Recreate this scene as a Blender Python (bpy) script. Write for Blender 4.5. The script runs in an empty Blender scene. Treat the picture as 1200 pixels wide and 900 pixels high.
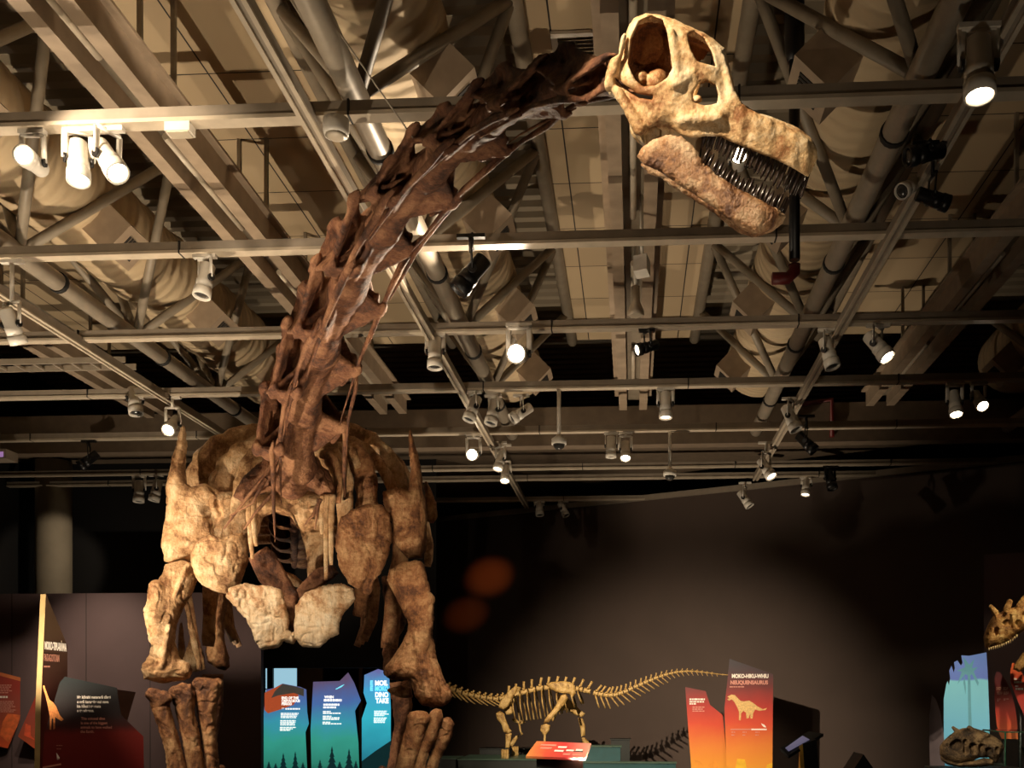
import bpy, bmesh, math, random
import numpy as np
from mathutils import Vector, Matrix
C = bpy.context.scene.collection
random.seed(7)
R = math.radians
# ------------------------------------------------------------------ camera model
EYE = 1.65; FPX = 1200.0; CX = 669.0; CY = 815.0; TH = R(3.48)
FW = np.array([-math.sin(TH), math.cos(TH), 0.0]); RT = np.array([math.cos(TH), math.sin(TH), 0.0])
CAM = np.array([0, 0, EYE])
def ray(px, py): return FW + RT*((px-CX)/FPX) + np.array([0, 0, (CY-py)/FPX])
def at(px, py, Y):
    r = ray(px, py); return CAM + r*(Y/r[1])
def at_h(px, py, H):
    r = ray(px, py); return CAM + r*(H/r[2])
cd = bpy.data.cameras.new('camera'); cam = bpy.data.objects.new('camera', cd); C.objects.link(cam)
cam.location = (0, 0, EYE); cam.rotation_euler = (R(90), 0, TH)
cd.sensor_width = 36; cd.lens = 36; cd.shift_x = (600-CX)/1200; cd.shift_y = (CY-450)/1200
cd.clip_end = 200
bpy.context.scene.camera = cam

# ------------------------------------------------------------------ tagging
def tag(o, label, cat, group=None, kind=None):
    if label: o['label'] = label
    if cat: o['category'] = cat
    if group: o['group'] = group
    if kind: o['kind'] = kind
    return o
def thing(name, label, cat, loc=(0, 0, 0), group=None):
    o = bpy.data.objects.new(name, None); C.objects.link(o); o.location = loc
    o.empty_display_size = .2
    return tag(o, label, cat, group)
def world_loc(o):
    v = Vector(o.location); p = o.parent
    while p is not None:
        v = p.matrix_local @ v if (p.rotation_euler[:] != (0, 0, 0) or p.scale[:] != (1, 1, 1)) else v + Vector(p.location); p = p.parent
    return v
def put(name, verts, faces, mat, parent=None, origin=None, smooth=False):
    """link ONE mesh object from world-space vertices; parents are unrotated empties / meshes"""
    V = np.asarray(verts, dtype=np.float64).reshape(-1, 3)
    if origin is None: origin = (V.min(0)+V.max(0))/2 if len(V) else np.zeros(3)
    origin = np.asarray(origin, dtype=float)
    me = bpy.data.meshes.new(name)
    me.from_pydata((V-origin).tolist(), [], [list(map(int, f)) for f in faces]); me.update()
    o = bpy.data.objects.new(name, me); C.objects.link(o)
    if parent is not None:
        o.parent = parent; o.location = Vector(origin)-world_loc(parent)
    else: o.location = origin
    for m in (mat if isinstance(mat, (list, tuple)) else [mat]): me.materials.append(m)
    if smooth: me.polygons.foreach_set('use_smooth', [True]*len(me.polygons))
    return o
def struct(name, verts, faces, mat, **k):
    o = put(name, verts, faces, mat, **k); o['kind'] = 'structure'; return o

# ------------------------------------------------------------------ mesh buffer
class MB:
    def __init__(s): s.v = []; s.f = []; s.sm = []
    def add(s, v, f, sm=False):
        n = len(s.v); s.v += [tuple(map(float, p)) for p in v]; s.f += [[i+n for i in q] for q in f]; s.sm += [sm]*len(f); return s
    def box(s, lo, hi):
        (a, b, c), (d, e, g) = lo, hi
        return s.add([(a,b,c),(d,b,c),(d,e,c),(a,e,c),(a,b,g),(d,b,g),(d,e,g),(a,e,g)],
                     [(0,3,2,1),(4,5,6,7),(0,1,5,4),(1,2,6,5),(2,3,7,6),(3,0,4,7)])
    def obox(s, c, ax, ay, az):
        c, ax, ay, az = map(np.asarray, (c, ax, ay, az))
        v = [c+i*ax+j*ay+k*az for k in (-1,1) for (i,j) in ((-1,-1),(1,-1),(1,1),(-1,1))]
        return s.add(v, [(0,3,2,1),(4,5,6,7),(0,1,5,4),(1,2,6,5),(2,3,7,6),(3,0,4,7)])
    def tube(s, pts, rad, n=10, ell=None, up=(0,0,1), cap=True):
        """swept tube; rad scalar or list; ell = (w,h) multiplier"""
        pts = [np.asarray(p, float) for p in pts]; m = len(pts)
        rad = [rad]*m if np.isscalar(rad) else list(rad)
        base = len(s.v); ew, eh = ell or (1, 1); vs = []; fs = []
        prev = None
        for i, p in enumerate(pts):
            t = pts[min(i+1, m-1)]-pts[max(i-1, 0)]; t = t/(np.linalg.norm(t)+1e-12)
            u = np.asarray(up, float) if prev is None else prev
            u = u-t*u.dot(t)
            if np.linalg.norm(u) < 1e-3:
                u = np.array([1., 0, 0]); u = u-t*u.dot(t)
            u /= np.linalg.norm(u); prev = u; w = np.cross(t, u)
            for k in range(n):
                a = 2*math.pi*k/n; vs.append(p+rad[i]*(ew*math.cos(a)*w+eh*math.sin(a)*u))
        for i in range(m-1):
            for k in range(n):
                a, b = i*n+k, i*n+(k+1) % n; fs.append((a, b, b+n, a+n))
        s.add(vs, fs, True)
        if cap: s.f += [[base+k for k in range(n)][::-1], [base+(m-1)*n+k for k in range(n)]]; s.sm += [False, False]
        return s
    def lathe(s, c, axis, prof, n=20):
        """prof: list of (t along axis, radius)"""
        c = np.asarray(c, float); a = np.asarray(axis, float); a /= np.linalg.norm(a)
        u = np.cross(a, [0, 0, 1.]);
        if np.linalg.norm(u) < 1e-3: u = np.array([1., 0, 0])
        u /= np.linalg.norm(u); w = np.cross(a, u); vs = []; fs = []
        for (t, r) in prof:
            for k in range(n):
                q = 2*math.pi*k/n; vs.append(c+a*t+r*(math.cos(q)*u+math.sin(q)*w))
        for i in range(len(prof)-1):
            for k in range(n):
                p, q = i*n+k, i*n+(k+1) % n; fs.append((p, q, q+n, p+n))
        base = len(s.v); s.add(vs, fs, True)
        if prof[0][1] > 1e-6: s.f.append([base+k for k in range(n)][::-1]); s.sm.append(False)
        if prof[-1][1] > 1e-6: s.f.append([base+(len(prof)-1)*n+k for k in range(n)]); s.sm.append(False)
        return s
    def prism(s, poly, nrm):
        """poly: list of 3d points, extruded by vector nrm"""
        p = [np.asarray(q, float) for q in poly]; n = len(p); nv = np.asarray(nrm, float)
        vs = p+[q+nv for q in p]
        s.add(vs, [list(range(n)), list(range(2*n-1, n-1, -1))]+[[i, i+n, (i+1) % n+n, (i+1) % n] for i in range(n)])
        return s
    def build(s, name, mat, parent=None, origin=None, kind=None, fix=True):
        o = put(name, s.v, s.f, mat, parent, origin)
        o.data.polygons.foreach_set('use_smooth', s.sm)
        if fix:
            bm = bmesh.new(); bm.from_mesh(o.data); bmesh.ops.recalc_face_normals(bm, faces=bm.faces); bm.to_mesh(o.data); bm.free()
        if kind: o['kind'] = kind
        return o
def copy_tree(o, parent=None):
    c = o.copy(); C.objects.link(c); c.parent = parent
    for ch in [x for x in bpy.data.objects if x.parent == o]: copy_tree(ch, c)
    return c

# ------------------------------------------------------------------ materials
def new_mat(name):
    m = bpy.data.materials.new(name); m.use_nodes = True; nt = m.node_tree
    return m, nt, nt.nodes['Principled BSDF']
def rgb(r, g, b):
    f = lambda c: ((c/255)/12.92 if c/255 <= .04045 else ((c/255+.055)/1.055)**2.4)
    return (f(r), f(g), f(b), 1)
def plain(name, col, rough=.6, metal=0, emit=None, es=0, var=.06, scale=6):
    m, nt, b = new_mat(name); N = nt.nodes; L = nt.links
    b.inputs['Roughness'].default_value = rough; b.inputs['Metallic'].default_value = metal
    tc = N.new('ShaderNodeTexCoord'); nz = N.new('ShaderNodeTexNoise'); nz.inputs['Scale'].default_value = scale; nz.inputs['Detail'].default_value = 4
    L.new(tc.outputs['Object'], nz.inputs['Vector'])
    rp = N.new('ShaderNodeValToRGB'); rp.color_ramp.elements[0].position = .3; rp.color_ramp.elements[1].position = .7
    rp.color_ramp.elements[0].color = tuple(c*(1-var*2) for c in col[:3])+(1,); rp.color_ramp.elements[1].color = tuple(min(1, c*(1+var*2)) for c in col[:3])+(1,)
    L.new(nz.outputs['Fac'], rp.inputs['Fac']); L.new(rp.outputs['Color'], b.inputs['Base Color'])
    if emit: b.inputs['Emission Color'].default_value = emit; b.inputs['Emission Strength'].default_value = es
    return m
def bone_mat(name, dark, mid, light, bump=.75, scale=2.2, rough=.6, pits=True):
    m, nt, b = new_mat(name); N = nt.nodes; L = nt.links
    tc = N.new('ShaderNodeTexCoord')
    n1 = N.new('ShaderNodeTexNoise'); n1.inputs['Scale'].default_value = scale; n1.inputs['Detail'].default_value = 9; n1.inputs['Roughness'].default_value = .62; n1.inputs['Distortion'].default_value = .6
    n2 = N.new('ShaderNodeTexNoise'); n2.inputs['Scale'].default_value = scale*9; n2.inputs['Detail'].default_value = 8; n2.inputs['Roughness'].default_value = .7
    vo = N.new('ShaderNodeTexVoronoi'); vo.feature = 'DISTANCE_TO_EDGE'; vo.inputs['Scale'].default_value = scale*2.0
    n3 = N.new('ShaderNodeTexNoise'); n3.inputs['Scale'].default_value = scale*4; n3.inputs['Detail'].default_value = 3
    mixv = N.new('ShaderNodeMixRGB'); mixv.blend_type = 'ADD'; mixv.inputs['Fac'].default_value = .35
    for n in (n1, n2, n3): L.new(tc.outputs['Object'], n.inputs['Vector'])
    L.new(tc.outputs['Object'], mixv.inputs['Color1']); L.new(n3.outputs['Color'], mixv.inputs['Color2']); L.new(mixv.outputs['Color'], vo.inputs['Vector'])
    rp = N.new('ShaderNodeValToRGB'); e = rp.color_ramp.elements
    e[0].position = .37; e[0].color = dark; e[1].position = .62; e[1].color = light
    x = e.new(.48); x.color = mid
    mx = N.new('ShaderNodeMath'); mx.operation = 'MULTIPLY_ADD'; mx.inputs[1].default_value = .35; L.new(n2.outputs['Fac'], mx.inputs[0])
    sb = N.new('ShaderNodeMath'); sb.operation = 'SUBTRACT'; sb.inputs[1].default_value = .175; L.new(n1.outputs['Fac'], sb.inputs[0]); L.new(sb.outputs[0], mx.inputs[2])
    L.new(mx.outputs[0], rp.inputs['Fac'])
    cr = N.new('ShaderNodeValToRGB'); cr.color_ramp.elements[0].position = .0; cr.color_ramp.elements[0].color = (.45, .4, .35, 1); cr.color_ramp.elements[1].position = .025; cr.color_ramp.elements[1].color = (1, 1, 1, 1)
    L.new(vo.outputs['Distance'], cr.inputs['Fac'])
    ml = N.new('ShaderNodeMixRGB'); ml.blend_type = 'MULTIPLY'; ml.inputs['Fac'].default_value = .55
    L.new(rp.outputs['Color'], ml.inputs['Color1']); L.new(cr.outputs['Color'], ml.inputs['Color2'])
    # grain: fine streaks along the bone and dark stains
    mp = N.new('ShaderNodeMapping'); mp.inputs['Scale'].default_value = (scale*14, scale*14, scale*2.2); L.new(tc.outputs['Object'], mp.inputs['Vector'])
    n4 = N.new('ShaderNodeTexNoise'); n4.inputs['Scale'].default_value = 1; n4.inputs['Detail'].default_value = 6; n4.inputs['Distortion'].default_value = 1.2; L.new(mp.outputs['Vector'], n4.inputs['Vector'])
    n5 = N.new('ShaderNodeTexNoise'); n5.inputs['Scale'].default_value = scale*1.7; n5.inputs['Detail'].default_value = 7; n5.inputs['Roughness'].default_value = .7; n5.inputs['Distortion'].default_value = 1; L.new(tc.outputs['Object'], n5.inputs['Vector'])
    r4 = N.new('ShaderNodeValToRGB'); r4.color_ramp.elements[0].position = .36; r4.color_ramp.elements[0].color = (.62, .55, .48, 1); r4.color_ramp.elements[1].position = .5; r4.color_ramp.elements[1].color = (1, 1, 1, 1); L.new(n4.outputs['Fac'], r4.inputs['Fac'])
    r5 = N.new('ShaderNodeValToRGB'); r5.color_ramp.elements[0].position = .36; r5.color_ramp.elements[0].color = (.5, .4, .32, 1); r5.color_ramp.elements[1].position = .46; r5.color_ramp.elements[1].color = (1, 1, 1, 1); L.new(n5.outputs['Fac'], r5.inputs['Fac'])
    m4 = N.new('ShaderNodeMixRGB'); m4.blend_type = 'MULTIPLY'; m4.inputs['Fac'].default_value = .5; L.new(ml.outputs['Color'], m4.inputs['Color1']); L.new(r4.outputs['Color'], m4.inputs['Color2'])
    m5 = N.new('ShaderNodeMixRGB'); m5.blend_type = 'MULTIPLY'; m5.inputs['Fac'].default_value = .42; L.new(m4.outputs['Color'], m5.inputs['Color1']); L.new(r5.outputs['Color'], m5.inputs['Color2'])
    L.new(m5.outputs['Color'], b.inputs['Base Color'])
    b.inputs['Roughness'].default_value = rough
    bp = N.new('ShaderNodeBump'); bp.inputs['Strength'].default_value = bump; bp.inputs['Distance'].default_value = .05
    ad = N.new('ShaderNodeMath'); ad.operation = 'ADD'; L.new(n2.outputs['Fac'], ad.inputs[0]); L.new(n1.outputs['Fac'], ad.inputs[1])
    L.new(ad.outputs[0], bp.inputs['Height']); L.new(bp.outputs['Normal'], b.inputs['Normal'])
    return m
def gradient_mat(name, stops, z0, z1, rough=.5, emit=0, noise=.1, nscale=3, axis='Z'):
    """printed vertical gradient on a panel: stops (pos, colour), object-space z0..z1"""
    m, nt, b = new_mat(name); N = nt.nodes; L = nt.links
    tc = N.new('ShaderNodeTexCoord'); sp = N.new('ShaderNodeSeparateXYZ'); L.new(tc.outputs['Object'], sp.inputs[0])
    mr = N.new('ShaderNodeMapRange'); mr.inputs['From Min'].default_value = z0; mr.inputs['From Max'].default_value = z1; L.new(sp.outputs[axis], mr.inputs['Value'])
    nz = N.new('ShaderNodeTexNoise'); nz.inputs['Scale'].default_value = nscale; nz.inputs['Detail'].default_value = 5; L.new(tc.outputs['Object'], nz.inputs['Vector'])
    ma = N.new('ShaderNodeMath'); ma.operation = 'MULTIPLY_ADD'; ma.inputs[1].default_value = noise*2; L.new(nz.outputs['Fac'], ma.inputs[0])
    mb = N.new('ShaderNodeMath'); mb.operation = 'SUBTRACT'; mb.inputs[1].default_value = noise; L.new(mr.outputs['Result'], mb.inputs[0]); L.new(mb.outputs[0], ma.inputs[2])
    rp = N.new('ShaderNodeValToRGB'); e = rp.color_ramp.elements
    e[0].position, e[0].color = stops[0]; e[1].position, e[1].color = stops[-1]
    for p, c in stops[1:-1]:
        q = e.new(p); q.color = c
    L.new(ma.outputs[0], rp.inputs['Fac']); L.new(rp.outputs['Color'], b.inputs['Base Color']); b.inputs['Roughness'].default_value = rough
    if emit: L.new(rp.outputs['Color'], b.inputs['Emission Color']); b.inputs['Emission Strength'].default_value = emit
    return m

# ------------------------------------------------------------------ signed-distance sculpting
def fade(t): return t*t*(3-2*t)
_lat = {}
def vnoise(P, scale, seed=0):
    if seed not in _lat: _lat[seed] = np.random.RandomState(seed).rand(32, 32, 32).astype(np.float32)*2-1
    G = _lat[seed]; q = P*scale+seed*3.17+100.; i = np.floor(q).astype(int); f = fade(q-i); i %= 32; j = (i+1) % 32
    x0, y0, z0 = i.T; x1, y1, z1 = j.T; fx, fy, fz = f.T
    return (((G[x0,y0,z0]*(1-fx)+G[x1,y0,z0]*fx)*(1-fy)+(G[x0,y1,z0]*(1-fx)+G[x1,y1,z0]*fx)*fy)*(1-fz)
            + ((G[x0,y0,z1]*(1-fx)+G[x1,y0,z1]*fx)*(1-fy)+(G[x0,y1,z1]*(1-fx)+G[x1,y1,z1]*fx)*fy)*fz)
def smin(a, b, k):
    if k <= 0: return np.minimum(a, b)
    h = np.clip(.5+.5*(b-a)/k, 0, 1); return b*(1-h)+a*h-k*h*(1-h)
def poly_sd(x, y, poly):
    p = np.asarray(poly, float); d = None; sgn = None
    shape = np.broadcast(x, y).shape
    d = np.full(shape, 1e9); sgn = np.ones(shape)
    n = len(p)
    for i in range(n):
        a = p[i]; b = p[i-1]; ex, ey = b-a; wx, wy = x-a[0], y-a[1]
        t = np.clip((wx*ex+wy*ey)/(ex*ex+ey*ey+1e-12), 0, 1)
        bx, by = wx-ex*t, wy-ey*t; d = np.minimum(d, bx*bx+by*by)
        c1 = y >= a[1]; c2 = y < b[1]; c3 = ex*wy > ey*wx
        flip = (c1 & c2 & c3) | (~c1 & ~c2 & ~c3)
        sgn = np.where(flip, -sgn, sgn)
    return sgn*np.sqrt(d)
def surface_nets(F, org, h):
    nx, ny, nz = F.shape; S = F < 0
    cnt = np.zeros((nx-1, ny-1, nz-1), np.int16); acc = np.zeros((nx-1, ny-1, nz-1, 3), np.float32)
    def sl(d): return slice(d, None) if d else slice(None, -1)
    corners = [(i, j, k) for i in (0, 1) for j in (0, 1) for k in (0, 1)]
    for a in corners:
        for ax in range(3):
            if a[ax]: continue
            b = list(a); b[ax] = 1
            fa = F[tuple(slice(c, F.shape[m]-1+c) for m, c in enumerate(a))]; fb = F[tuple(slice(c, F.shape[m]-1+c) for m, c in enumerate(b))]
            m = (fa < 0) != (fb < 0)
            with np.errstate(divide='ignore', invalid='ignore'):
                t = np.where(m, fa/(fa-fb), 0)
            cnt += m
            for c in range(3): acc[..., c] += m*(a[c]+(t if c == ax else 0))
    act = cnt > 0; idx = np.full(act.shape, -1, int); ii = np.argwhere(act); idx[act] = np.arange(len(ii))
    V = (ii+acc[act]/cnt[act][:, None])*h+org
    Q = []
    for ax in range(3):
        o1, o2 = [(1, 2), (2, 0), (0, 1)][ax]
        s0 = [slice(1, -1)]*3; s1 = [slice(1, -1)]*3
        s0[ax] = slice(0, -1); s1[ax] = slice(1, None)
        A = S[tuple(s0)]; B = S[tuple(s1)]
        for m, flip in ((A & ~B, False), (~A & B, True)):
            e = np.argwhere(m)
            if not len(e): continue
            off = np.ones(3, int); off[ax] = 0
            e = e+off
            def cell(d1, d2):
                c = e.copy(); c[:, o1] -= d1; c[:, o2] -= d2; return idx[c[:, 0], c[:, 1], c[:, 2]]
            q = np.stack([cell(1, 1), cell(0, 1), cell(0, 0), cell(1, 0)], 1)
            Q.append(q[:, ::-1] if flip else q)
    Q = np.concatenate(Q) if Q else np.zeros((0, 4), int)
    return V, Q[(Q >= 0).all(1)]
class SDF:
    def __init__(s, lo, hi, h):
        lo = np.asarray(lo, float)-2*h; hi = np.asarray(hi, float)+2*h; n = np.ceil((hi-lo)/h).astype(int)+1
        s.lo, s.h = lo, h
        s.x = (lo[0]+h*np.arange(n[0]))[:, None, None]; s.y = (lo[1]+h*np.arange(n[1]))[None, :, None]; s.z = (lo[2]+h*np.arange(n[2]))[None, None, :]
        s.F = np.full(tuple(n), 1e3, np.float32)
    def add(s, d, k=0): s.F = smin(s.F, d, k).astype(np.float32); return s
    def sub(s, d, k=0): s.F = (-smin(-s.F, d, k)).astype(np.float32); return s
    def inter(s, d, k=0): s.F = (-smin(-s.F, -d, k)).astype(np.float32); return s
    def cap(s, a, b, ra, rb=None, flat=None):
        """round cone a-b"""
        rb = ra if rb is None else rb; a = np.asarray(a, float); b = np.asarray(b, float); e = b-a
        wx, wy, wz = s.x-a[0], s.y-a[1], s.z-a[2]
        t = np.clip((wx*e[0]+wy*e[1]+wz*e[2])/(e.dot(e)+1e-12), 0, 1)
        dx, dy, dz = wx-e[0]*t, wy-e[1]*t, wz-e[2]*t
        return np.sqrt(dx*dx+dy*dy+dz*dz)-(ra+(rb-ra)*t)
    def chain(s, pts, k=0):
        d = None
        for p, q in zip(pts[:-1], pts[1:]):
            c = s.cap(p[:3], q[:3], p[3], q[3]); d = c if d is None else smin(d, c, k)
        return d
    def tri(s, a, b, c, r):
        """thin plate: distance to a triangle minus r"""
        a, b, c = (np.asarray(v, float) for v in (a, b, c)); n = np.cross(b-a, c-a); n /= np.linalg.norm(n)+1e-12
        inside = None; e2 = None
        for p, q in ((a, b), (b, c), (c, a)):
            e = q-p; m = np.cross(e, n); wx, wy, wz = s.x-p[0], s.y-p[1], s.z-p[2]
            sd = wx*m[0]+wy*m[1]+wz*m[2]; i = sd <= 0; inside = i if inside is None else inside & i
            t = np.clip((wx*e[0]+wy*e[1]+wz*e[2])/(e.dot(e)+1e-12), 0, 1)
            d2 = (wx-e[0]*t)**2+(wy-e[1]*t)**2+(wz-e[2]*t)**2; e2 = d2 if e2 is None else np.minimum(e2, d2)
        pl = np.abs((s.x-a[0])*n[0]+(s.y-a[1])*n[1]+(s.z-a[2])*n[2])
        return np.where(inside, pl, np.sqrt(e2))-r
    def ell(s, c, r, rot=None):
        X, Y, Z = s.x-c[0], s.y-c[1], s.z-c[2]
        if rot is not None:
            M = np.asarray(rot); X, Y, Z = (M[0,0]*X+M[1,0]*Y+M[2,0]*Z, M[0,1]*X+M[1,1]*Y+M[2,1]*Z, M[0,2]*X+M[1,2]*Y+M[2,2]*Z)
        k0 = np.sqrt((X/r[0])**2+(Y/r[1])**2+(Z/r[2])**2); k1 = np.sqrt((X/r[0]**2)**2+(Y/r[1]**2)**2+(Z/r[2]**2)**2)
        return k0*(k0-1)/(k1+1e-9)
    def slab(s, poly, T, Rr, zc=0.0, sharp=.5):
        """polygon in x/y inflated to half thickness T (array ok) over edge distance Rr about mid-surface zc"""
        d2 = poly_sd(s.x, s.y, poly)
        q = np.clip(-d2/Rr, 0, 1); prof = (1-(1-q)**2)**sharp
        a = np.abs(s.z-zc)-T*prof
        out = np.sqrt(np.maximum(d2, 0)**2+np.maximum(np.abs(s.z-zc), 0)**2*(d2 > 0))
        return np.where(d2 > 0, np.maximum(out, d2), np.maximum(a, d2*0.6))
    def hole(s, poly, z0=-9, z1=9):
        d2 = poly_sd(s.x, s.y, poly); return np.maximum(d2, np.maximum(z0-s.z, s.z-z1))
    def mesh(s, amp=.0, freq=6., seed=1, ridged=.35):
        V, Q = surface_nets(s.F, s.lo, s.h)
        if amp > 0 and len(V):
            # vertex normals from quads
            n = np.zeros_like(V); a = V[Q[:, 2]]-V[Q[:, 0]]; b = V[Q[:, 3]]-V[Q[:, 1]]; fn = np.cross(a, b)
            for c in range(4): np.add.at(n, Q[:, c], fn)
            n /= np.linalg.norm(n, axis=1, keepdims=True)+1e-12
            d = vnoise(V, freq, seed)+.55*vnoise(V, freq*2.3, seed+1)+.34*vnoise(V, freq*5, seed+2)+.2*vnoise(V, freq*10, seed+3)
            d = d*(1-ridged)-ridged*3*np.maximum(0, .12-np.abs(vnoise(V, freq*1.3, seed+5)))/.12*.6+ridged*(.5-np.abs(vnoise(V, freq*3.1, seed+6)))
            V = V+n*(amp*d)[:, None]
        return V, Q
class VF:
    """upright work plane through the back-projected point, facing the viewer's standpoint (plus yaw / tilt)"""
    def __init__(s, px, py, Y, yaw=0, tilt=0):
        s.O = at(px, py, Y); n = CAM-s.O; el = math.atan2(n[2], math.hypot(n[0], n[1]))*tilt; a = math.atan2(n[1], n[0])+R(yaw)
        s.n = np.array([math.cos(a)*math.cos(el), math.sin(a)*math.cos(el), math.sin(el)])
        r = np.cross([0, 0, 1.], s.n); s.r = r/np.linalg.norm(r); s.u = np.cross(s.n, s.r)
        s.s = (s.O-CAM).dot(FW)/FPX            # metres per pixel
    def uv(s, px, py):
        d = ray(px, py); t = (s.O-CAM).dot(s.n)/d.dot(s.n); q = CAM+d*t-s.O; return (q.dot(s.r), q.dot(s.u))
    def P(s, px, py, z=0): u, v = s.uv(px, py); return s.O+u*s.r+v*s.u+z*s.n
    def poly(s, pts): return [s.uv(*p) for p in pts]
    def W(s, V): V = np.asarray(V); return s.O+V[:, :1]*s.r+V[:, 1:2]*s.u+V[:, 2:3]*s.n
def bone2d(name, poly, Y, T, mat, parent, Rr=None, extra=(), amp=1.0, freq=.06, h=None, seed=None, yaw=0, bend=None, sharp=.5, tilt=0, ridged=.35):
    """a bone from its outline (pixels of the photograph) at its real distance; T, Rr and z values in pixels there"""
    pts = np.asarray(poly, float); c = pts.mean(0); f = VF(c[0], c[1], Y, yaw, tilt); k = f.s
    q = np.asarray(f.poly(poly)); Rr = Rr or T*1.3
    h = (h or 1.25)*k
    zx = [T]+[abs(e[1][2])+e[1][3] for e in extra if e[0] in ('cap', 'add')]+[abs(e[2][2])+e[2][3] for e in extra if e[0] == 'cap']
    zm = (max(zx)+3+(abs(bend)*1.2 if bend else 0))*k
    lo = [q[:, 0].min(), q[:, 1].min(), -zm]; hi = [q[:, 0].max(), q[:, 1].max(), zm]
    for e in extra:
        if e[0] in ('cap', 'add'):
            for w in e[1:3]:
                if len(w) < 4: continue
                u = f.uv(w[0], w[1]); rr = w[3]*k
                lo[0] = min(lo[0], u[0]-rr); lo[1] = min(lo[1], u[1]-rr); hi[0] = max(hi[0], u[0]+rr); hi[1] = max(hi[1], u[1]+rr)
    S = SDF(lo, hi, h)
    zc = 0.0
    if bend: zc = bend*k*(1-((S.x-q[:, 0].mean())/(np.ptp(q[:, 0])/2))**2)
    S.add(S.slab(q, T*k, Rr*k, zc, sharp))
    def L(w): u = f.uv(w[0], w[1]); return (u[0], u[1], w[2]*k)
    for e in extra:
        if e[0] == 'cap': S.add(S.cap(L(e[1]), L(e[2]), e[1][3]*k, e[2][3]*k), (e[3] if len(e) > 3 else 4)*k)
        elif e[0] == 'sub': S.sub(S.cap(L(e[1]), L(e[2]), e[1][3]*k, e[2][3]*k), (e[3] if len(e) > 3 else 3)*k)
        elif e[0] == 'hole': S.sub(S.hole(f.poly(e[1])), 2*k)
    V, Q = S.mesh(amp*k, freq/k, seed if seed is not None else random.randint(1, 900), ridged)
    o = put(name, f.W(V), Q, mat, parent, origin=f.O, smooth=True)
    return o
# ------------------------------------------------------------------ materials of the hall
M = {}
M['rail'] = plain('rail_paint', rgb(150, 138, 122), .45)
M['rail_lip'] = plain('rail_lip', rgb(196, 182, 160), .4)
M['beam'] = plain('beam_paint', rgb(165, 145, 122), .55)
M['steel'] = plain('steel_paint', rgb(140, 128, 110), .5)
M['galv'] = plain('galvanised', rgb(168, 156, 138), .42, .2)
M['white'] = plain('white_enamel', rgb(225, 218, 205), .35)
M['black'] = plain('black_metal', rgb(18, 17, 17), .4)
M['grille'] = plain('grille', rgb(40, 36, 32), .7)
M['rubber'] = plain('rubber', rgb(28, 26, 25), .7)
M['lamp'] = plain('lamp_glow', (1, .9, .7, 1), .3, emit=(1, .82, .56, 1), es=22, var=0)
M['lamp_dim'] = plain('lamp_glow_soft', (1, .9, .7, 1), .3, emit=(1, .84, .6, 1), es=5, var=0)
M['lens'] = plain('dark_lens', rgb(60, 58, 55), .15)
M['red'] = plain('red_pipe', rgb(96, 18, 12), .5)
M['wall_dark'] = plain('wall_dark_paint', rgb(82, 68, 60), .8, var=.03, scale=1.2)
M['wall_black'] = plain('wall_black_paint', rgb(21, 20, 21), .85, var=.02)
M['wall_navy'] = plain('wall_navy_paint', rgb(16, 17, 24), .85, var=.02)
M['wall_plum'] = plain('wall_plum_paint', rgb(98, 79, 80), .75, var=.03, scale=1.5)
M['concrete'] = plain('concrete', rgb(140, 130, 112), .8, var=.06, scale=2)
M['floor'] = plain('dark_carpet', rgb(38, 34, 33), .9, var=.1, scale=30)
M['soffit'] = plain('soffit_paint', rgb(120, 104, 86), .8)
def deck_mat():
    m, nt, b = new_mat('steel_deck'); N = nt.nodes; L = nt.links
    tc = N.new('ShaderNodeTexCoord'); nz = N.new('ShaderNodeTexNoise'); nz.inputs['Scale'].default_value = .7; nz.inputs['Detail'].default_value = 6
    L.new(tc.outputs['Object'], nz.inputs['Vector']); rp = N.new('ShaderNodeValToRGB')
    rp.color_ramp.elements[0].color = rgb(130, 118, 100); rp.color_ramp.elements[1].color = rgb(176, 162, 138); L.new(nz.outputs['Fac'], rp.inputs['Fac'])
    L.new(rp.outputs['Color'], b.inputs['Base Color']); b.inputs['Roughness'].default_value = .5; b.inputs['Metallic'].default_value = .0
    return m
M['deck'] = deck_mat()
def tile_mat():
    m, nt, b = new_mat('ceiling_tiles'); N = nt.nodes; L = nt.links
    tc = N.new('ShaderNodeTexCoord'); br = N.new('ShaderNodeTexBrick'); br.offset = 0; br.inputs['Scale'].default_value = 1
    br.inputs['Brick Width'].default_value = .8; br.inputs['Row Height'].default_value = 1.25; br.inputs['Mortar Size'].default_value = .009
    br.inputs['Color1'].default_value = rgb(190, 168, 134); br.inputs['Color2'].default_value = rgb(176, 154, 122); br.inputs['Mortar'].default_value = rgb(40, 34, 28)
    L.new(tc.outputs['Object'], br.inputs['Vector']); L.new(br.outputs['Color'], b.inputs['Base Color']); b.inputs['Roughness'].default_value = .75
    return m
M['tiles'] = tile_mat()
def fabric_mat():
    m, nt, b = new_mat('duct_fabric'); N = nt.nodes; L = nt.links
    tc = N.new('ShaderNodeTexCoord'); wv = N.new('ShaderNodeTexWave'); wv.bands_direction = 'Y'; wv.inputs['Scale'].default_value = 1.7; wv.inputs['Distortion'].default_value = 4; wv.inputs['Detail'].default_value = 3; wv.inputs['Detail Scale'].default_value = 1.2
    L.new(tc.outputs['Object'], wv.inputs['Vector']); bp = N.new('ShaderNodeBump'); bp.inputs['Strength'].default_value = .4; bp.inputs['Distance'].default_value = .06
    L.new(wv.outputs['Fac'], bp.inputs['Height']); L.new(bp.outputs['Normal'], b.inputs['Normal'])
    b.inputs['Base Color'].default_value = rgb(196, 174, 140); b.inputs['Roughness'].default_value = .8
    return m
M['fabric'] = fabric_mat()

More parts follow.
